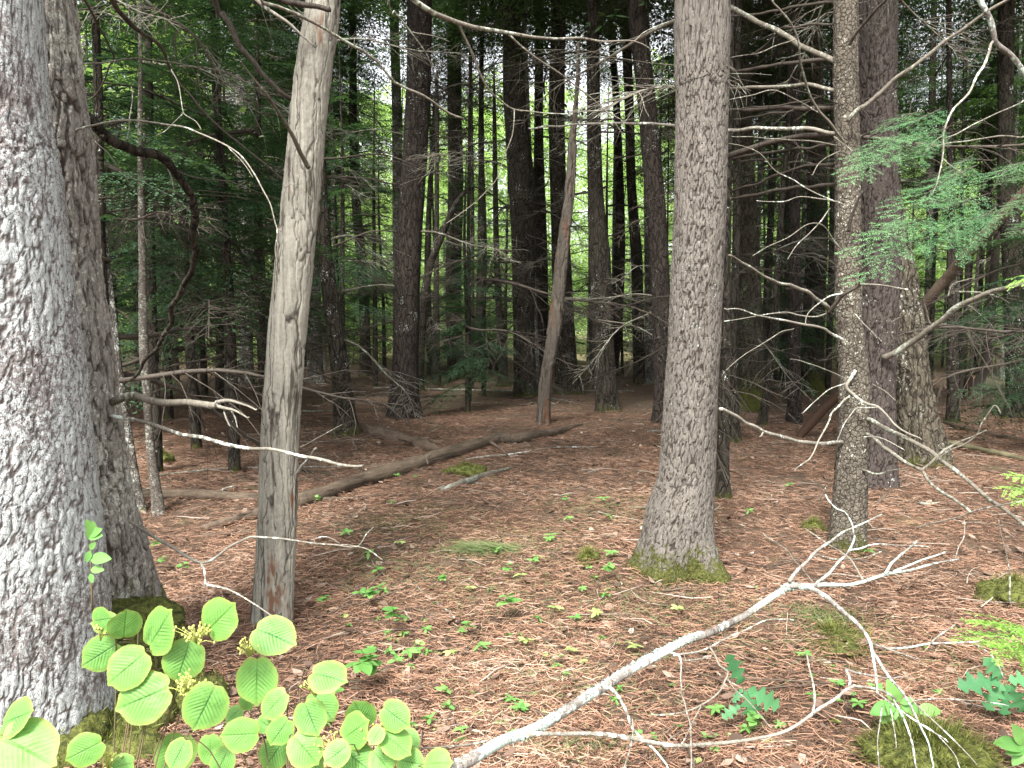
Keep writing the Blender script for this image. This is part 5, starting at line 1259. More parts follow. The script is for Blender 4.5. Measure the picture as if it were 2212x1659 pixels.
# lower limb
branch(fb, [(1135, 1590), (1180, 1583), (1270, 1585), (1370, 1598), (1440, 1609), (1510, 1612), (1560, 1609), (1610, 1600), (1660, 1590), (1700, 1577), (1730, 1560), (1758, 1540), (1785, 1522), (1808, 1508), (1828, 1490), (1846, 1483), (1870, 1485), (1908, 1493), (1935, 1510)], 10, 5, 1.98, 2.3, M['dead_pale'], name='limb', sides=10)
tw([(1365, 1210), (1400, 1270), (1430, 1340), (1460, 1440), (1490, 1530), (1520, 1665)], 5, 3.5, 2.3, 2.0, DP)
tw([(845, 1300), (855, 1230), (850, 1150), (830, 1060), (812, 985), (803, 918)], 5, 3.5, 2.2, 2.35, DP)
tw([(1075, 1145), (1090, 1100), (1080, 1055), (1060, 1025), (1120, 1040), (1250, 1062), (1340, 1080), (1440, 1070)], 6, 3, 2.3, 2.4)
tw([(1262, 1175), (1320, 1225), (1420, 1300), (1550, 1390), (1720, 1492)], 4.5, 2.5, 2.35, 2.1, DP)
tw([(1470, 1190), (1520, 1260), (1640, 1370), (1750, 1470), (1850, 1570), (1910, 1640)], 3.5, 2, 2.35, 2.1, DP)
tw([(1490, 1222), (1560, 1212), (1700, 1210), (1900, 1225), (2110, 1257)], 2.8, 2, 2.35, 2.4, DP)
tw([(1345, 1265), (1360, 1360), (1372, 1450), (1382, 1530)], 3, 2, 2.3, 2.1, DP)
tw([(1292, 1262), (1275, 1390), (1262, 1500), (1270, 1665)], 3.2, 2.2, 2.3, 2.0, DP)
tw([(1560, 1380), (1640, 1440), (1760, 1570), (1800, 1670)], 2.5, 1.8, 2.2, 2.0, DP)
tw([(1710, 1110), (1760, 1150), (1800, 1200), (1850, 1290), (1875, 1360), (1890, 1400), (1950, 1465), (2030, 1545), (2120, 1670)], 8, 4, 2.3, 2.0, DL, 8)
tw([(1885, 1340), (1888, 1430), (1870, 1530), (1825, 1670)], 4, 3, 2.15, 2.0, DP, 8)
tw([(2090, 905), (2150, 912), (2190, 935), (2200, 1000), (2195, 1080), (2203, 1160)], 5, 3, 2.55, 2.4, DL, 8)
tw([(-20, 1160), (10, 1230), (30, 1310), (52, 1400), (55, 1665)], 4, 3.5, 2.3, 2.0, DP)
tw([(-60, 930), (0, 918), (90, 905), (170, 880), (280, 825), (400, 770), (500, 715), (570, 695), (640, 700), (720, 702)], 4, 2.2, 2.5, 2.7, DP)
tw([(178, 878), (210, 930), (235, 990), (290, 1030), (270, 1085), (240, 1150), (180, 1210), (120, 1250), (60, 1280), (-30, 1300), (-200, 1310)], 4.5, 3, 2.5, 2.3, DP)
tw([(285, 1070), (330, 1140), (420, 1220), (500, 1310), (575, 1398)], 3, 2, 2.45, 2.2, DP)
tw([(125, 1250), (80, 1330), (40, 1410), (0, 1490), (-60, 1560)], 3, 2.4, 2.35, 2.15, DP)
tw([(5, 963), (90, 955), (190, 938)], 4, 3, 2.55, 2.6, DP)
tw([(520, 140), (600, 195), (680, 255), (720, 310), (780, 370), (850, 460)], 2, 2.4, 3.4, 3.1, DG)
tw([(510, 1530), (730, 1515), (860, 1500), (945, 1480)], 4, 5, 1.9, 1.95, DG, 8)
ds = thing('dead_twig', 'thin bare upright twig at the right edge between spruce limb and moss', 'twig', gnd(2190, 1330))
Bn(ds, 9, [(2125, 600), (2118, 420), (2100, 300), (2080, 200), (2060, 120), (2048, 50)], 3, 2, 3.3, 3.2, DP, name='stem')
ds = thing('dead_twig', 'slender pale twig slanting up to the right edge above the bright fir tips', 'twig', gnd(1990, 1150))
Bn(ds, 9, [(1520, 106), (1600, 80), (1700, 58), (1800, 30), (1880, -2), (2000, -35), (2212, -75)], 3.5, 3, 3.6, 3.0, DP, name='stem')

# ------------------------------------------------------------------ hobblebush
def hob_mat():
    m, n, b = _mat('hobblebush leaf')
    out = n.nodes["Material Output"]
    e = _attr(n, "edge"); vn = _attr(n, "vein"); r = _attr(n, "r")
    oi = n.nodes.new("ShaderNodeObjectInfo")
    oc = _objc(n)
    inner = _mix(n, oi.outputs["Random"], (0.035, 0.135, 0.04), (0.1, 0.25, 0.045))
    c = _mix(n, vn, (0.17, 0.36, 0.085), inner)
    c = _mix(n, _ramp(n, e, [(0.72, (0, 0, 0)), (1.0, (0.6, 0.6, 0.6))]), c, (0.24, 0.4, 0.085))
    br = _ramp(n, _math(n, 'ADD', _math(n, 'MULTIPLY', _noise(n, oc, 60, 3, 0.6), 0.6), _math(n, 'MULTIPLY', e, 0.4)), [(0.7, (0, 0, 0)), (0.75, (0.8, 0.8, 0.8))])
    c = _mix(n, br, c, (0.4, 0.2, 0.08))
    n.links.new(c, b.inputs["Base Color"]); b.inputs["Roughness"].default_value = 0.5; b.inputs["Specular IOR Level"].default_value = 0.3
    tr = n.nodes.new("ShaderNodeBsdfTranslucent"); n.links.new(c, tr.inputs[0])
    ms = n.nodes.new("ShaderNodeMixShader"); ms.inputs[0].default_value = 0.35
    n.links.new(b.outputs[0], ms.inputs[1]); n.links.new(tr.outputs[0], ms.inputs[2]); n.links.new(ms.outputs[0], out.inputs[0])
    return m
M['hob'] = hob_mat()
def hob_leaf(seed):
    """unit leaf: base at origin, tip at +x (length 1), heart-round outline with pleated veins"""
    rs = np.random.default_rng(seed)
    na, nr = 84, 16
    th = np.linspace(0, 2 * math.pi, na, endpoint=False)
    wob = 0.02 * np.sin(3 * th + rs.random() * 6) + 0.015 * np.sin(7 * th + rs.random() * 6) + 0.008 * np.sin(23 * th)
    rad = 0.5 * (1 + wob)
    ox = 0.5 + rad * np.cos(th) * 1.0; oy = rad * np.sin(th) * 0.93
    # pointed tip, notched base
    dt = np.abs((th + math.pi) % (2 * math.pi) - math.pi); ox += 0.07 * np.exp(-(dt / 0.13) ** 2)
    db = np.abs(th - math.pi); ox += 0.07 * np.exp(-(db / 0.2) ** 2)
    V = [(0.5, 0, 0)]; ed = [0.0]
    for k in range(1, nr + 1):
        s = k / nr
        for j in range(na): V.append((0.5 + (ox[j] - 0.5) * s, oy[j] * s, 0)); ed.append(s)
    V = np.array(V); ed = np.array(ed)
    x, y = V[:, 0], V[:, 1]
    # pinnate veins: lines leaving the midrib at ~45 degrees, bending forward
    q = (x - 0.85 * np.abs(y) - 0.25 * y * y) * 10.5
    ph = np.abs((q % 1.0) - 0.5) * 2        # 1 on a vein, 0 between
    vein = np.clip((ph - 0.35) / 0.65, 0, 1) ** 1.2
    mid = np.exp(-(y / 0.012) ** 2)
    V[:, 2] = -0.016 * vein * np.clip(np.abs(y) * 12, 0, 1) - 0.02 * mid + 0.02 * np.sin(x * 5 + seed) - 0.10 * (x - 0.5) ** 2 - rs.uniform(0.05, 0.3) * y * y + 0.05 * np.abs(y)
    V[:, 2] += 0.012 * vnoise(V, 6, seed)
    Q = []; T = []
    for j in range(na):
        T.append((0, 1 + j, 1 + (j + 1) % na))
        for k in range(nr - 1): Q.append((1 + k * na + j, 1 + (k + 1) * na + j, 1 + (k + 1) * na + (j + 1) % na, 1 + k * na + (j + 1) % na))
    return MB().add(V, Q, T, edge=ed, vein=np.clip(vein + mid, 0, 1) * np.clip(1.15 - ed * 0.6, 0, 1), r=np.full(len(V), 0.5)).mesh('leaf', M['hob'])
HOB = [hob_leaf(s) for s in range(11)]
import mathutils
def place_leaf(root, lib, bu, bv, tu, tv, Y0, Y1, k=0, scale=1.0, upw=1.0, wob=0.0):
    Ym = (Y0 + Y1) / 2; a = at(bu, bv, Ym + (Y0 - Ym) * .3); b = at(tu, tv, Ym + (Y1 - Ym) * .3)
    x = b - a; L = np.linalg.norm(x) * scale; x /= np.linalg.norm(x)
    view = np.array([0, 0, CAMZ]) - (a + b) / 2; view /= np.linalg.norm(view)
    n = view * 1.0 + np.array([0, 0, 1.0]) * 0.25 * upw; n = n + wob * np.array([math.sin(k * 2.7), math.cos(k * 1.9) * .5, math.sin(k * 4.1)]); n -= x * np.dot(n, x); n /= np.linalg.norm(n)
    y = np.cross(n, x)
    o = link('leaf', lib[k % len(lib)], root)
    rl = np.array(root.location)
    m4 = mathutils.Matrix([[x[0] * L, y[0] * L, n[0] * L, a[0] - rl[0]], [x[1] * L, y[1] * L, n[1] * L, a[1] - rl[1]], [x[2] * L, y[2] * L, n[2] * L, a[2] - rl[2]], [0, 0, 0, 1]])
    loc, ro, scl = m4.decompose()
    o.location = loc; o.rotation_euler = ro.to_euler(); o.scale = scl
    return o, a
def c7(x, y): return CR(7, x, y)
LV = [  # centre x, y, radius, tip x, tip y in tile 7
 (1415, 700, 122, 1500, 610), (810, 740, 106, 820, 650), (1020, 775, 122, 1092, 658), (665, 915, 116, 548, 990), (835, 1000, 130, 712, 1106),
 (1195, 950, 137, 1150, 1092), (945, 1200, 172, 768, 1272), (1335, 1250, 160, 1260, 1400), (1765, 795, 138, 1895, 850), (1662, 1080, 158, 1660, 1236),
 (2115, 1062, 104, 2230, 1095), (1785, 1238, 100, 1705, 1320), (1570, 1443, 126, 1445, 1450), (2010, 1322, 116, 2055, 1432), (2085, 1245, 110, 2150, 1340),
 (1790, 1555, 108, 1720, 1655), (1972, 1530, 104, 2052, 1625), (1820, 1415, 96, 1760, 1500), (1363, 1532, 92, 1370, 1636), (1140, 1560, 158, 1080, 1700),
 (1160, 1560, 84, 1110, 1660), (560, 1540, 130, 440, 1600), (790, 1640, 100, 700, 1660), (95, 1335, 118, 190, 1290), (150, 1530, 185, 325, 1620),
 (1520, 1308, 66, 1470, 1360), (1608, 1222, 58, 1560, 1190), (1712, 1368, 62, 1760, 1400), (1445, 1610, 95, 1400, 1700), (1990, 1640, 90, 2080, 1600),
 (2340, 1320, 92, 2300, 1240), (2290, 1420, 88, 2375, 1360), (2552, 1318, 96, 2640, 1380), (2562, 1492, 102, 2650, 1560), (2440, 1442, 76, 2400, 1500), (2640, 1480, 80, 2700, 1540),
 (2305, 1600, 112, 2410, 1680), (2470, 1605, 90, 2530, 1680), (2650, 1620, 86, 2740, 1640), (2825, 1628, 84, 2915, 1620), (2190, 1560, 84, 2110, 1620), (655, 700, 66, 720, 690), (690, 715, 60, 600, 720),
 (30, 1620, 110, 100, 1680)]
PL = [('hobblebush', 'bright green hobblebush with big round pleated leaves and yellow bud clusters at lower left', lambda i: i in (0, 1, 2, 3, 4, 5, 6, 7, 41, 42), (-1.0, 1.78)),
      ('hobblebush', 'hobblebush shoot with two big round leaves in front of the weathered snag foot', lambda i: i in (8, 9, 25, 26), (-0.6, 1.95)),
      ('hobblebush', 'hobblebush with crowded leaves in the bottom centre right of the moss bank', lambda i: i in (10, 11, 12, 13, 14, 15, 16, 17, 18, 19, 20, 27, 28, 29), (-0.55, 1.72)),
      ('hobblebush', 'hobblebush clump at the bottom edge ending beside the thick end of the lichened branch', lambda i: i in range(30, 41), (-0.3, 1.7)),
      ('hobblebush', 'hobblebush leaves overlapping the base of the huge lichened pine in the corner', lambda i: i in (21, 22, 23, 24, 43), (-1.35, 1.6))]
for name, lab, sel, (bx, by) in PL:
    base = np.array([bx, by, float(gh(bx, by))])
    root = thing(name, lab, 'shrub', base)
    hub = []
    for i, (cx, cy, r, tx, ty) in enumerate(LV):
        if not sel(i): continue
        bxp, byp = cx - (tx - cx) * 0.95, cy - (ty - cy) * 0.95
        hh = (cy - 700) / 960.0
        Y = by + 0.16 - 0.1 * hh + R.uniform(-0.05, 0.05) + (0.12 if i in (19, 14, 15, 17, 18, 22, 25, 26, 27, 28, 29, 11, 35, 30) else 0)
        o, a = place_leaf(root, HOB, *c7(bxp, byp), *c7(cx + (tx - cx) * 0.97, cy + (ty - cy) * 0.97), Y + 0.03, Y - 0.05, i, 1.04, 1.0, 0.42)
        hub.append((a, i))
    ctr = np.mean([h[0] for h in hub], 0); 
    n_st = 0
    for a, i in hub:
        t = 0.65
        mid = np.array([a[0] * 0.75 + ctr[0] * 0.25, a[1] + 0.04, a[2] - 0.05])
        low = base + (ctr - base) * 0.6 + np.array([(a[0] - ctr[0]) * 0.45, 0.03, -0.02])
        P, rad = crv([base - [0, 0, 0.04], base + (low - base) * 0.5 + [R.uniform(-.02, .02), 0.02, 0], low, mid, a], [0.0035, 0.003, 0.0022, 0.0016, 0.0013], 0.03)
        V, Q, T_, D = tube(P, rad, 6); part('stem', MB().add(V, Q, T_), M['stem'], root)
def bud_cluster(root, x, y, Y, n, sp, seed):
    rs = np.random.default_rng(seed); c = at(*c7(x, y), Y); mb = MB()
    for k in range(n):
        p = c + rs.normal(0, sp, 3) * [1.25, 1, 0.7]
        V, Q = blob(p, (0.0032, 0.0032, 0.004), k, 0.1, 5); mb.add(V, Q)
        V, Q, T_, D = tube(np.array([c + [0, 0, -0.03], (c + p) / 2 + [0, 0, -0.008], p]), np.array([0.001, 0.0008, 0.0006]), 4); mb.add(V, Q, T_)
    part('bud_cluster', mb, M['berry'], root)
hobs = [o for o in bpy.data.objects if o.name.startswith('hobblebush')]
hobs.sort(key=lambda o: o.name)
for (x, y, who, n, s) in ((1275, 780, 0, 46, 0.017), (1205, 1115, 0, 46, 0.017), (1610, 870, 1, 36, 0.015), (2170, 1500, 2, 40, 0.018), (700, 1590, 4, 22, 0.012), (2410, 1430, 3, 26, 0.013), (2040, 1120, 2, 18, 0.011), (650, 760, 0, 14, 0.01)):
    bud_cluster(hobs[who], x, y, hobs[who].location[1] + 0.12, n, s, x)

# ------------------------------------------------------------------ small plants on the floor
def flat_leaf(L, W, seed, lobes=0, curl=0.15, nseg=9):
    rs = np.random.default_rng(seed); t = np.linspace(0, 1, nseg if not lobes else 25)
    w_ = W * np.sin(math.pi * t ** 0.85) ** 0.8
    if lobes: w_ = W * (0.25 + 0.75 * np.sin(math.pi * t ** 1.3) ** 0.7) * (0.72 + 0.38 * np.cos(2 * math.pi * lobes * t + 2.6)) * np.clip(t * 12, 0, 1) * np.clip((1 - t) * 9, 0, 1)
    z = -curl * L * t * t
    n = len(t); V = []
    for i in range(n): V += [(L * t[i], -w_[i], z[i] + 0.18 * w_[i]), (L * t[i], 0, z[i]), (L * t[i], w_[i], z[i] + 0.18 * w_[i])]
    Q = []
    for i in range(n - 1): a = 3 * i; Q += [(a, a + 3, a + 4, a + 1), (a + 1, a + 4, a + 5, a + 2)]
    return np.array(V), Q
def rosette(name, seed, nl, L, W, h, mat, lobes=0, tilt=0.1, jit=0.3, two=False):
    rs = np.random.default_rng(seed); mb = MB(); ms = []
    for tier in range(2 if two else 1):
        ntl = nl if tier == 0 else max(3, nl // 2)
        for k in range(ntl):
            V, Q = flat_leaf(L * rs.uniform(0.75, 1.15) * (1 if tier == 0 else 0.7), W * rs.uniform(0.85, 1.15), seed * 10 + k, lobes)
            Mx = rot(rs.normal(0, 0.3), -tilt + rs.normal(0, 0.18), 2 * math.pi * k / ntl + rs.normal(0, jit) + tier * 0.5)
            V = V @ Mx.T + [0, 0, h * (1 if tier == 0 else 1.25)]
            mb.add(V, Q, r=np.full(len(V), rs.random()))
    me = mb.mesh(name, mat)
    sm = MB(); P, rad = crv([(0, 0, -0.01), (rs.uniform(-.01, .01), rs.uniform(-.01, .01), h * 0.5), (0, 0, h * (1.25 if two else 1))], [0.0016, 0.0013, 0.001], h / 4)
    V, Q, T_, D = tube(P, rad, 5); sm.add(V, Q, T_)
    return me, sm.mesh('stem', M['stem'])
PROT = {
 'star': [rosette('leaves', s, 7, 0.045, 0.0085, 0.05, M['seedling'], two=False) for s in (1, 2, 3)],
 'starp': [rosette('leaves', s, 6, 0.04, 0.0085, 0.045, M['seedling_pale']) for s in (4, 5, 6)],
 'broad': [rosette('leaves', s, 5, 0.07, 0.02, 0.11, M['seedling'], two=True, jit=0.4) for s in (7, 8, 9)],
 'small': [rosette('leaves', s, 3, 0.032, 0.013, 0.03, M['seedling'], jit=0.6) for s in (10, 11, 12)],
 'smallp': [rosette('leaves', s, 4, 0.028, 0.012, 0.025, M['seedling_pale'], jit=0.6) for s in (13, 14)],
 'oak': [rosette('leaves', s, 4, 0.17, 0.045, 0.12, M['seedling_dark'], lobes=4, tilt=-0.1, jit=0.3) for s in (15, 16)],
}
def plant(kind, x, y, s, label, group, name='seedling', k=None):
    z = float(gh(x, y))
    r = thing(name, label, 'plant', (x, y, z), group)
    le, stm = PROT[kind][R.randrange(len(PROT[kind])) if k is None else k]
    a = R.random() * 6.28
    link('leaves', le, r, (0, 0, 0), (R.uniform(-.15, .15), R.uniform(-.15, .15), a), s)
    link('stem', stm, r, (0, 0, 0), (0, 0, a), s)
    return r
def pg(kind, tile, px, py, s, label=None, group=None, name='seedling'):
    u, v = CR(tile, px, py); p = gnd(u, v); return plant(kind, p[0], p[1], s, label, group, name)
for t, x, y, s, lab in ((8, 310, 830, 1.15, 'leafy seedling above the bottom centre hobblebush beside its twin clumps'), (8, 1085, 740, 1.15, 'broad leaved seedling with layered leaves in the middle of the needle floor'),
                     (8, 90, 1200, 1.4, 'yellow green seedling with oval leaflets directly above the bottom centre hobblebush'), (8, 215, 1150, 1.0, 'low bright seedling touching the yellow green oval leaved seedling'),
                     (8, 820, 840, .7, 'small three leaved seedling below the broad leaved one'), (8, 660, 500, .6, 'dark green small seedling left of the broad leaved one'),
                     (7, 1180, 440, .8, 'dark leafy seedling behind the furrowed left pine roots'), (7, 1060, 400, .8, 'green seedling right beside the furrowed left pine, below the pale bent branch'), (7, 1000, 280, .7, 'dim seedling with three leaves beneath the black log'),
                     (8, 180, 640, .85, 'small upright seedling left of the leafy seedling'), (8, 1730, 470, .9, 'fresh green seedling left of the thick grey pine foot'), 
                     (9, 450, 1500, .8, 'pale little seedling under the lower white limb'), (4, 2060, 1640, .8, 'green seedling right of the weathered snag in the shade'),
                     (7, 2100, 660, .7, 'small seedling right of the weathered snag foot'), (8, 1060, 450, .8, 'feathery seedling above the broad leaved one'), (5, 1450, 1630, .8, 'pale seedling near the picture centre')):
    pg('broad', t, x, y, s, lab)
def leafy(name, lab, base, junc, tips, up, mat, W, lobes, seed):
    g_ = gnd(*CR(9, *base)); root = thing(name, lab, 'plant', g_)
    Yj = float(g_[1]) - 0.03; J = at(*CR(9, *junc), Yj)
    P, rad = crv([g_ - [0, 0, .02], (g_ + J) / 2 + [0.01, 0, 0], J], [.003, .0025, .002], .03); V, Q, T_, D = tube(P, rad, 6); part('stem', MB().add(V, Q, T_), M['stem'], root)
    lib = []
    for s_ in range(3):
        V, Q = flat_leaf(1.0, W * (1 + .1 * s_), seed + s_, lobes, 0.1 + .08 * s_, 14)
        V[:, 2] += .03 * vnoise(V, 5, seed + s_); lib.append(MB().add(V, Q, r=np.full(len(V), .2 + .3 * s_)).mesh('leaf', mat))
    for k, tp in enumerate(tips):
        b0 = (junc[0] + (tp[0] - junc[0]) * .08, junc[1] + (tp[1] - junc[1]) * .08) if len(tp) == 2 else tp[2:]
        place_leaf(root, lib, *CR(9, *b0), *CR(9, tp[0], tp[1]), Yj + .02, Yj - .05, k, 1.0, 1.6, .35)
leafy('oak_seedling', 'dark green oak seedling with lobed leaves under the twig fan', (400, 1420), (395, 1135), ((300, 930), (645, 1268), (480, 1368), (325, 1235), (255, 1330, 375, 1250)), .1, M['seedling_dark'], .25, 4, 1)
leafy('oak_seedling', 'dark green oak seedling with big lobed leaves at the lower right edge', (2120, 1400), (2085, 1095), ((1790, 1120), (1975, 965), (1960, 1270), (2090, 1330), (2240, 1320), (2330, 1080)), .1, M['seedling_dark'], .27, 4, 5)
leafy('broadleaf_seedling', 'leafy seedling filling the bottom right corner below the lobed oak seedling', (2230, 1720), (2230, 1520), ((2025, 1490), (2140, 1640), (2165, 1400), (2100, 1560)), .1, M['seedling'], .24, 0, 8)
leafy('broadleaf_seedling', 'seedling with wide pale green leaflets behind the drooping twigs of the fan', (1400, 1420), (1400, 1240), ((1215, 1300), (1290, 1370), (1345, 1110), (1410, 1400), (1560, 1300), (1680, 1275, 1520, 1290), (1500, 1210)), .1, M['seedling'], .26, 0, 11)
G3, G4, G5 = 'small star shaped seedlings on the needles', 'small pale seedlings on the needles', 'tiny two and three leaved seedlings'
for x, y in ((550, 815), (905, 940), (1520, 745), (1345, 215), (1725, 585), (130, 590), (245, 555), (240, 430), (1270, 740), (440, 985), (1150, 1350), (270, 560)):
    pg('star', 8, x, y, R.uniform(.9, 1.3), 'bright green star shaped seedling low on the rust brown needles', G3)
for x, y in ((710, 960), (1380, 680), (2170, 680), (1195, 905), (1270, 340), (1160, 460), (840, 530), (380, 240), (1900, 940), (1470, 950), (1640, 710)):
    pg('starp', 8, x, y, R.uniform(.9, 1.3), 'pale yellow green seedling low on the rust brown needles', G4)
for k in range(120):
    u = R.uniform(640, 2150); v = 1230 + (1659 - 1230) * R.random() ** 0.8
    if R.random() < 0.75:
        cu, cv = R.choice([(900, 1420), (1000, 1520), (1130, 1560), (860, 1360), (1400, 1560), (1580, 1600), (1250, 1430), (1750, 1480), (1290, 1250), (950, 1600)]); u = R.gauss(cu, 60); v = min(1655, R.gauss(cv, 30))
    p = gnd(u, v)
    kind = R.choice(['small', 'small', 'smallp', 'star'])
    plant(kind, p[0], p[1], R.uniform(.6, 1.1), {'small': 'tiny green seedling of a few rounded leaves on the foreground needles', 'smallp': 'tiny pale seedling of a few rounded leaves on the foreground needles', 'star': 'bright green star shaped seedling low on the rust brown needles'}[kind], {'small': G5, 'smallp': 'tiny pale seedlings', 'star': G3}[kind])
for k in range(22):
    p = gnd(R.uniform(650, 1900), R.uniform(1030, 1230))
    plant('star', p[0], p[1], R.uniform(.9, 1.5), 'bright green star shaped seedling low on the rust brown needles', G3)
# shrub shoot between the two left pines
sh = thing('shrub_shoot', 'green leafy shoot growing up between the two big left pines', 'shrub', (-1.9, 2.75, float(gh(-1.9, 2.75))))
P, rad = crv([at(*c7(600, 640), 2.6), at(*c7(590, 400), 2.6), at(*c7(600, 150), 2.6)], [.004, .003, .002], .05)
V, Q, T_, D = tube(P, rad, 6); part('stem', MB().add(V, Q, T_), M['stem'], sh)
ov = []
for s in range(2):
    V, Q = flat_leaf(1.0, 0.27, s, 0, 0.1, 12); ov.append(MB().add(V, Q, r=np.full(len(V), 0.3 + .3 * s)).mesh('leaf', M['seedling']))
for k, (a, b) in enumerate((((570, 150), (655, 110)), ((590, 120), (560, 50)), ((585, 300), (715, 300)), ((580, 240), (615, 200)), ((580, 250), (560, 330)), ((590, 370), (670, 375)), ((585, 400), (600, 460)), ((590, 180), (600, 60)), ((570, 160), (660, 150)))):
    place_leaf(sh, ov, *c7(*a), *c7(*b), 2.6, 2.55, k)

# ------------------------------------------------------------------ the wood behind
def back_tree(name, label, cat, u, Y, H, r, crown, cmat_scale, mat, group, zc=0.0, dead=0, cs=(1, 1, 1), lean=0.0):
    x = (u - 1106) / F * Y; z = float(gh(x, Y))
    root = thing(name, label, cat, (x, Y, z), group)
    key = (mat.name, round(H), round(r, 2))
    if key not in TKC:
        P, rad = crv([(0, 0, -0.3), (0.02, 0, H * .3), (-0.05 * R.random(), 0.05, H * .65), (0.03, 0, H)], [r * 1.15, r * .85, r * .55, r * .15], 0.35)
        V, Q, T_, D = tube(P, rad, 12, 0.06, len(TKC)); TKC[key] = MB().add(V, Q, T_).mesh('trunk', mat)
    link('trunk', TKC[key], root, (0, 0, 0), (lean, R.uniform(-.03, .03), R.random() * 6.28))
    if crown is not None: link('crown', R.choice(crown), root, (0, 0, zc), (0, 0, R.random() * 6.28), cs)
    for k in range(dead):
        link('branch', R.choice(DEAD + DEADG[:1]), root, (0, 0, R.uniform(1.0, H * .6)), (R.uniform(-.3, .3), R.uniform(-.1, .3), R.random() * 6.28), R.uniform(.8, 1.5))
    return root
TKC = {}
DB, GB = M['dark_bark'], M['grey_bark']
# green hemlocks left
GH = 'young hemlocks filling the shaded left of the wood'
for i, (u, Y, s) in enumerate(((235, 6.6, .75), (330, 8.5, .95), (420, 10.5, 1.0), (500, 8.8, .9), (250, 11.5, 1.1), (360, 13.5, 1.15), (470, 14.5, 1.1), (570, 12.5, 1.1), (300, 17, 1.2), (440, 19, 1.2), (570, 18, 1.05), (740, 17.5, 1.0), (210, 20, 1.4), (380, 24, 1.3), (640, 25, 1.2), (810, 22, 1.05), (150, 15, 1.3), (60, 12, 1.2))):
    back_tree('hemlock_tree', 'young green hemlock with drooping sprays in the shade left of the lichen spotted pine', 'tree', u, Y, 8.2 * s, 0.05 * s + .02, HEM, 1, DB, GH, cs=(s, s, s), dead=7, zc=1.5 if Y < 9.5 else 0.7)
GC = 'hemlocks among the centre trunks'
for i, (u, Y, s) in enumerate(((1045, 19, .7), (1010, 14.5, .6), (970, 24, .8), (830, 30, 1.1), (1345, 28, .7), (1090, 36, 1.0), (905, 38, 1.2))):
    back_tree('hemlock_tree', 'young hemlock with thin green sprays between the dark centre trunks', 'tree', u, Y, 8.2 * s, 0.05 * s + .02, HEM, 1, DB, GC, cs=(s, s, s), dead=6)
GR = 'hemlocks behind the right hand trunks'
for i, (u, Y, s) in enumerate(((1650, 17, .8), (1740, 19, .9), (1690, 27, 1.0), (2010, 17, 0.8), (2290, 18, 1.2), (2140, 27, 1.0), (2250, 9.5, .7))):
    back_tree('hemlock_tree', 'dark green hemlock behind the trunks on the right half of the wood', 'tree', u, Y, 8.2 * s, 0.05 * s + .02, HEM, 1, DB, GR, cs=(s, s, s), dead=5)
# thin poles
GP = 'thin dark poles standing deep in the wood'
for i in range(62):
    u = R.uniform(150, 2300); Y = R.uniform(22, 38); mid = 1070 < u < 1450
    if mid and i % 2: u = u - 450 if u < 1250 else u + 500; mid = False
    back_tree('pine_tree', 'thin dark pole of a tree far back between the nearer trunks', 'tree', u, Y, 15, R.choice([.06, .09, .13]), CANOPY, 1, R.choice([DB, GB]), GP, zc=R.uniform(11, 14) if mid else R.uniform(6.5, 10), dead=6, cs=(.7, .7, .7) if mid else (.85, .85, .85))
for i in range(34):
    u = R.uniform(700, 2150); Y = R.uniform(17, 34)
    back_tree('dead_pole', 'slender leafless dark pole far back among the trunks', 'dead tree', u, Y, R.uniform(9, 15), R.choice([.035, .05, .065]), None, 1, DB, 'slender leafless poles deep in the wood', dead=5)
# the same wood goes on outside the picture on both sides and shades the interior
GS = 'tall conifers outside the picture on both sides'
for k in range(60):
    y = R.uniform(6, 27); side = R.choice([-1, 1]); x = side * (0.72 * y + 1.8 + R.uniform(0, 11))
    back_tree('pine_tree', 'tall conifer beside the picture whose crown shades the floor', 'tree', 1106 + x / y * F, y, 15, .13, CANOPY, 1, DB, GS, zc=R.uniform(6, 8.5), dead=3, cs=(1.05, 1.05, 1))
# bright broadleaf trees beyond
GF = 'sunlit broadleaf trees beyond the conifers'
k = 0
for Y, n, s in ((38, 10, .75), (46, 14, .95), (54, 16, 1.15), (64, 18, 1.5), (78, 20, 2.0), (95, 20, 2.5)):
    for j in range(n):
        u = 1106 + (j + R.uniform(-.35, .35) - (n - 1) / 2) / n * 2700
        if Y < 50 and 1120 < u < 1420 and R.random() < .5: continue
        ss = s * R.uniform(.8, 1.2)
        if 980 < u < 1480: hz = 1.05
        else: hz = 1.0
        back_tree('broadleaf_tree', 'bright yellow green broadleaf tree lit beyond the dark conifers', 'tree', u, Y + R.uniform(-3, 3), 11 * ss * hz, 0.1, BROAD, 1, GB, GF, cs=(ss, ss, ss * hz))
GU = 'leafy saplings near the far ground'
for j in range(60):
    u = R.uniform(100, 2250); Y = R.uniform(30, 62)
    back_tree('broadleaf_sapling', 'low light green sapling at the far edge of the needle floor', 'sapling', u, Y, 4.3, 0.025, BROADS, 1, GB, GU)
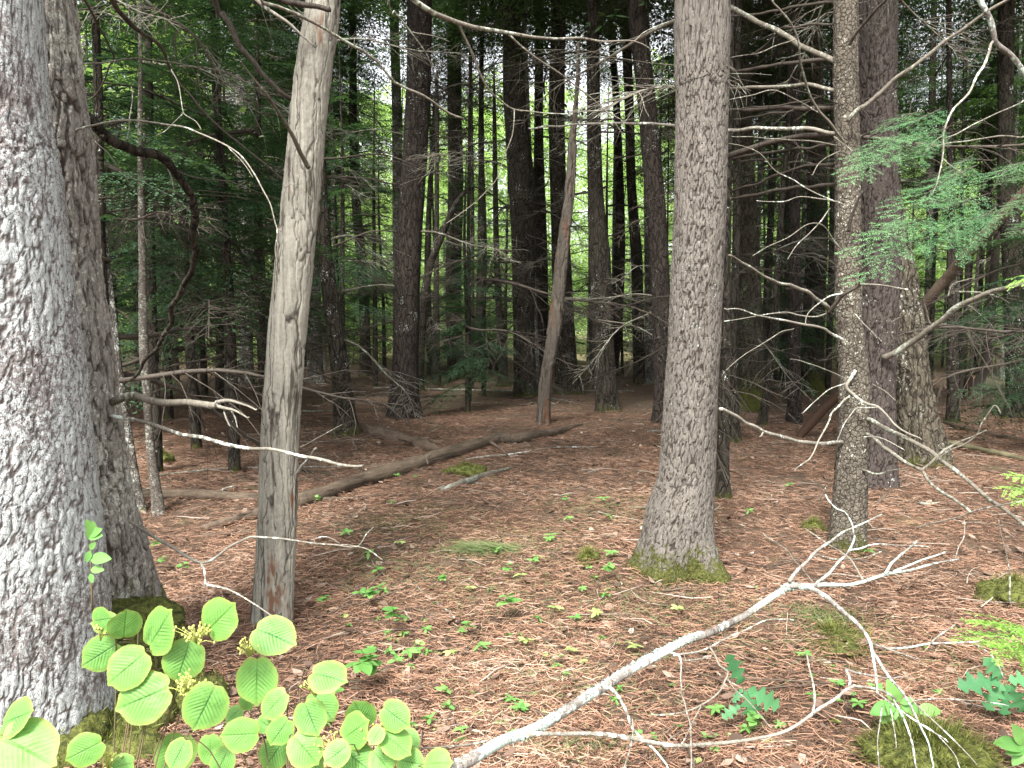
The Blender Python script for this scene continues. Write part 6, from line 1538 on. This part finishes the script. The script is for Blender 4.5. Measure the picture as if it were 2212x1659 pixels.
for u, Y, lab in ((215, 10, 'light green maple glowing behind the furrowed left pine near the top'), (480, 24, 'yellow green maple showing high between the left pine and the weathered snag')):
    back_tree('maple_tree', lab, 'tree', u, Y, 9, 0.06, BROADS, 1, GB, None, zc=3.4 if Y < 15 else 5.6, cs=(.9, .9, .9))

LM = [(-300, 'the left edge'), (150, 'the furrowed left pine'), (307, 'the blotched sapling'), (410, 'the bent limb'), (484, 'the light grey stem'), (640, 'the weathered snag'), (785, 'the medium dark trunk'),
      (880, 'the lichen spotted pine'), (984, 'the shaggy dark trunk'), (1131, 'the broad centre trunk'), (1212, 'the broken snag'), (1300, 'the brown grooved trunk'), (1425, 'the dark reddish trunk'),
      (1500, 'the thick grey pine'), (1622, 'the mossy footed trunk'), (1716, 'the flared foot trunk'), (1833, 'the pale spruce'), (1893, 'the purplish pine'), (1965, 'the leaning olive pine'), (2057, 'the upright slim trunk'), (2195, 'the right edge trunk'), (3000, '')]
ORD = ['nearest', 'second nearest', 'third nearest', 'fourth nearest', 'fifth nearest', 'sixth nearest', 'seventh nearest', 'eighth nearest', 'ninth nearest', 'tenth nearest', 'eleventh nearest', 'twelfth nearest', 'thirteenth nearest', 'fourteenth nearest', 'fifteenth nearest', 'sixteenth nearest']
KIND = {'slender leafless poles deep in the wood': 'leafless pole', GH: 'green hemlock', GC: 'thin hemlock', GR: 'dark hemlock', GP: 'thin far pole', GF: 'bright broadleaf tree', GU: 'low light green sapling'}
bins = {}
for o in [o for o in bpy.data.objects if o.parent is None and o.get('group') in KIND]:
    u = 1106 + o.location[0] / o.location[1] * F
    i = min(len(LM) - 2, max(j for j, (lu, _) in enumerate(LM) if lu <= u or j == 0))
    bins.setdefault((o['group'], i), []).append(o)
for (g, i), lst in bins.items():
    lst.sort(key=lambda o: o.location[1])
    a, b = LM[i][1], LM[i + 1][1]
    where = ('between %s and %s' % (a, b)) if b else 'right of %s' % a
    if i == 0: where = 'behind the two left pines'
    for k, o in enumerate(lst):
        o['label'] = ('%s %s, %s' % (KIND[g], where, ORD[min(k, 15)] if len(lst) > 1 else 'alone there'))
        words = o['label'].split()
        if len(words) > 16: o['label'] = o['label'].replace('nearest', 'near').replace(' the ', ' ')
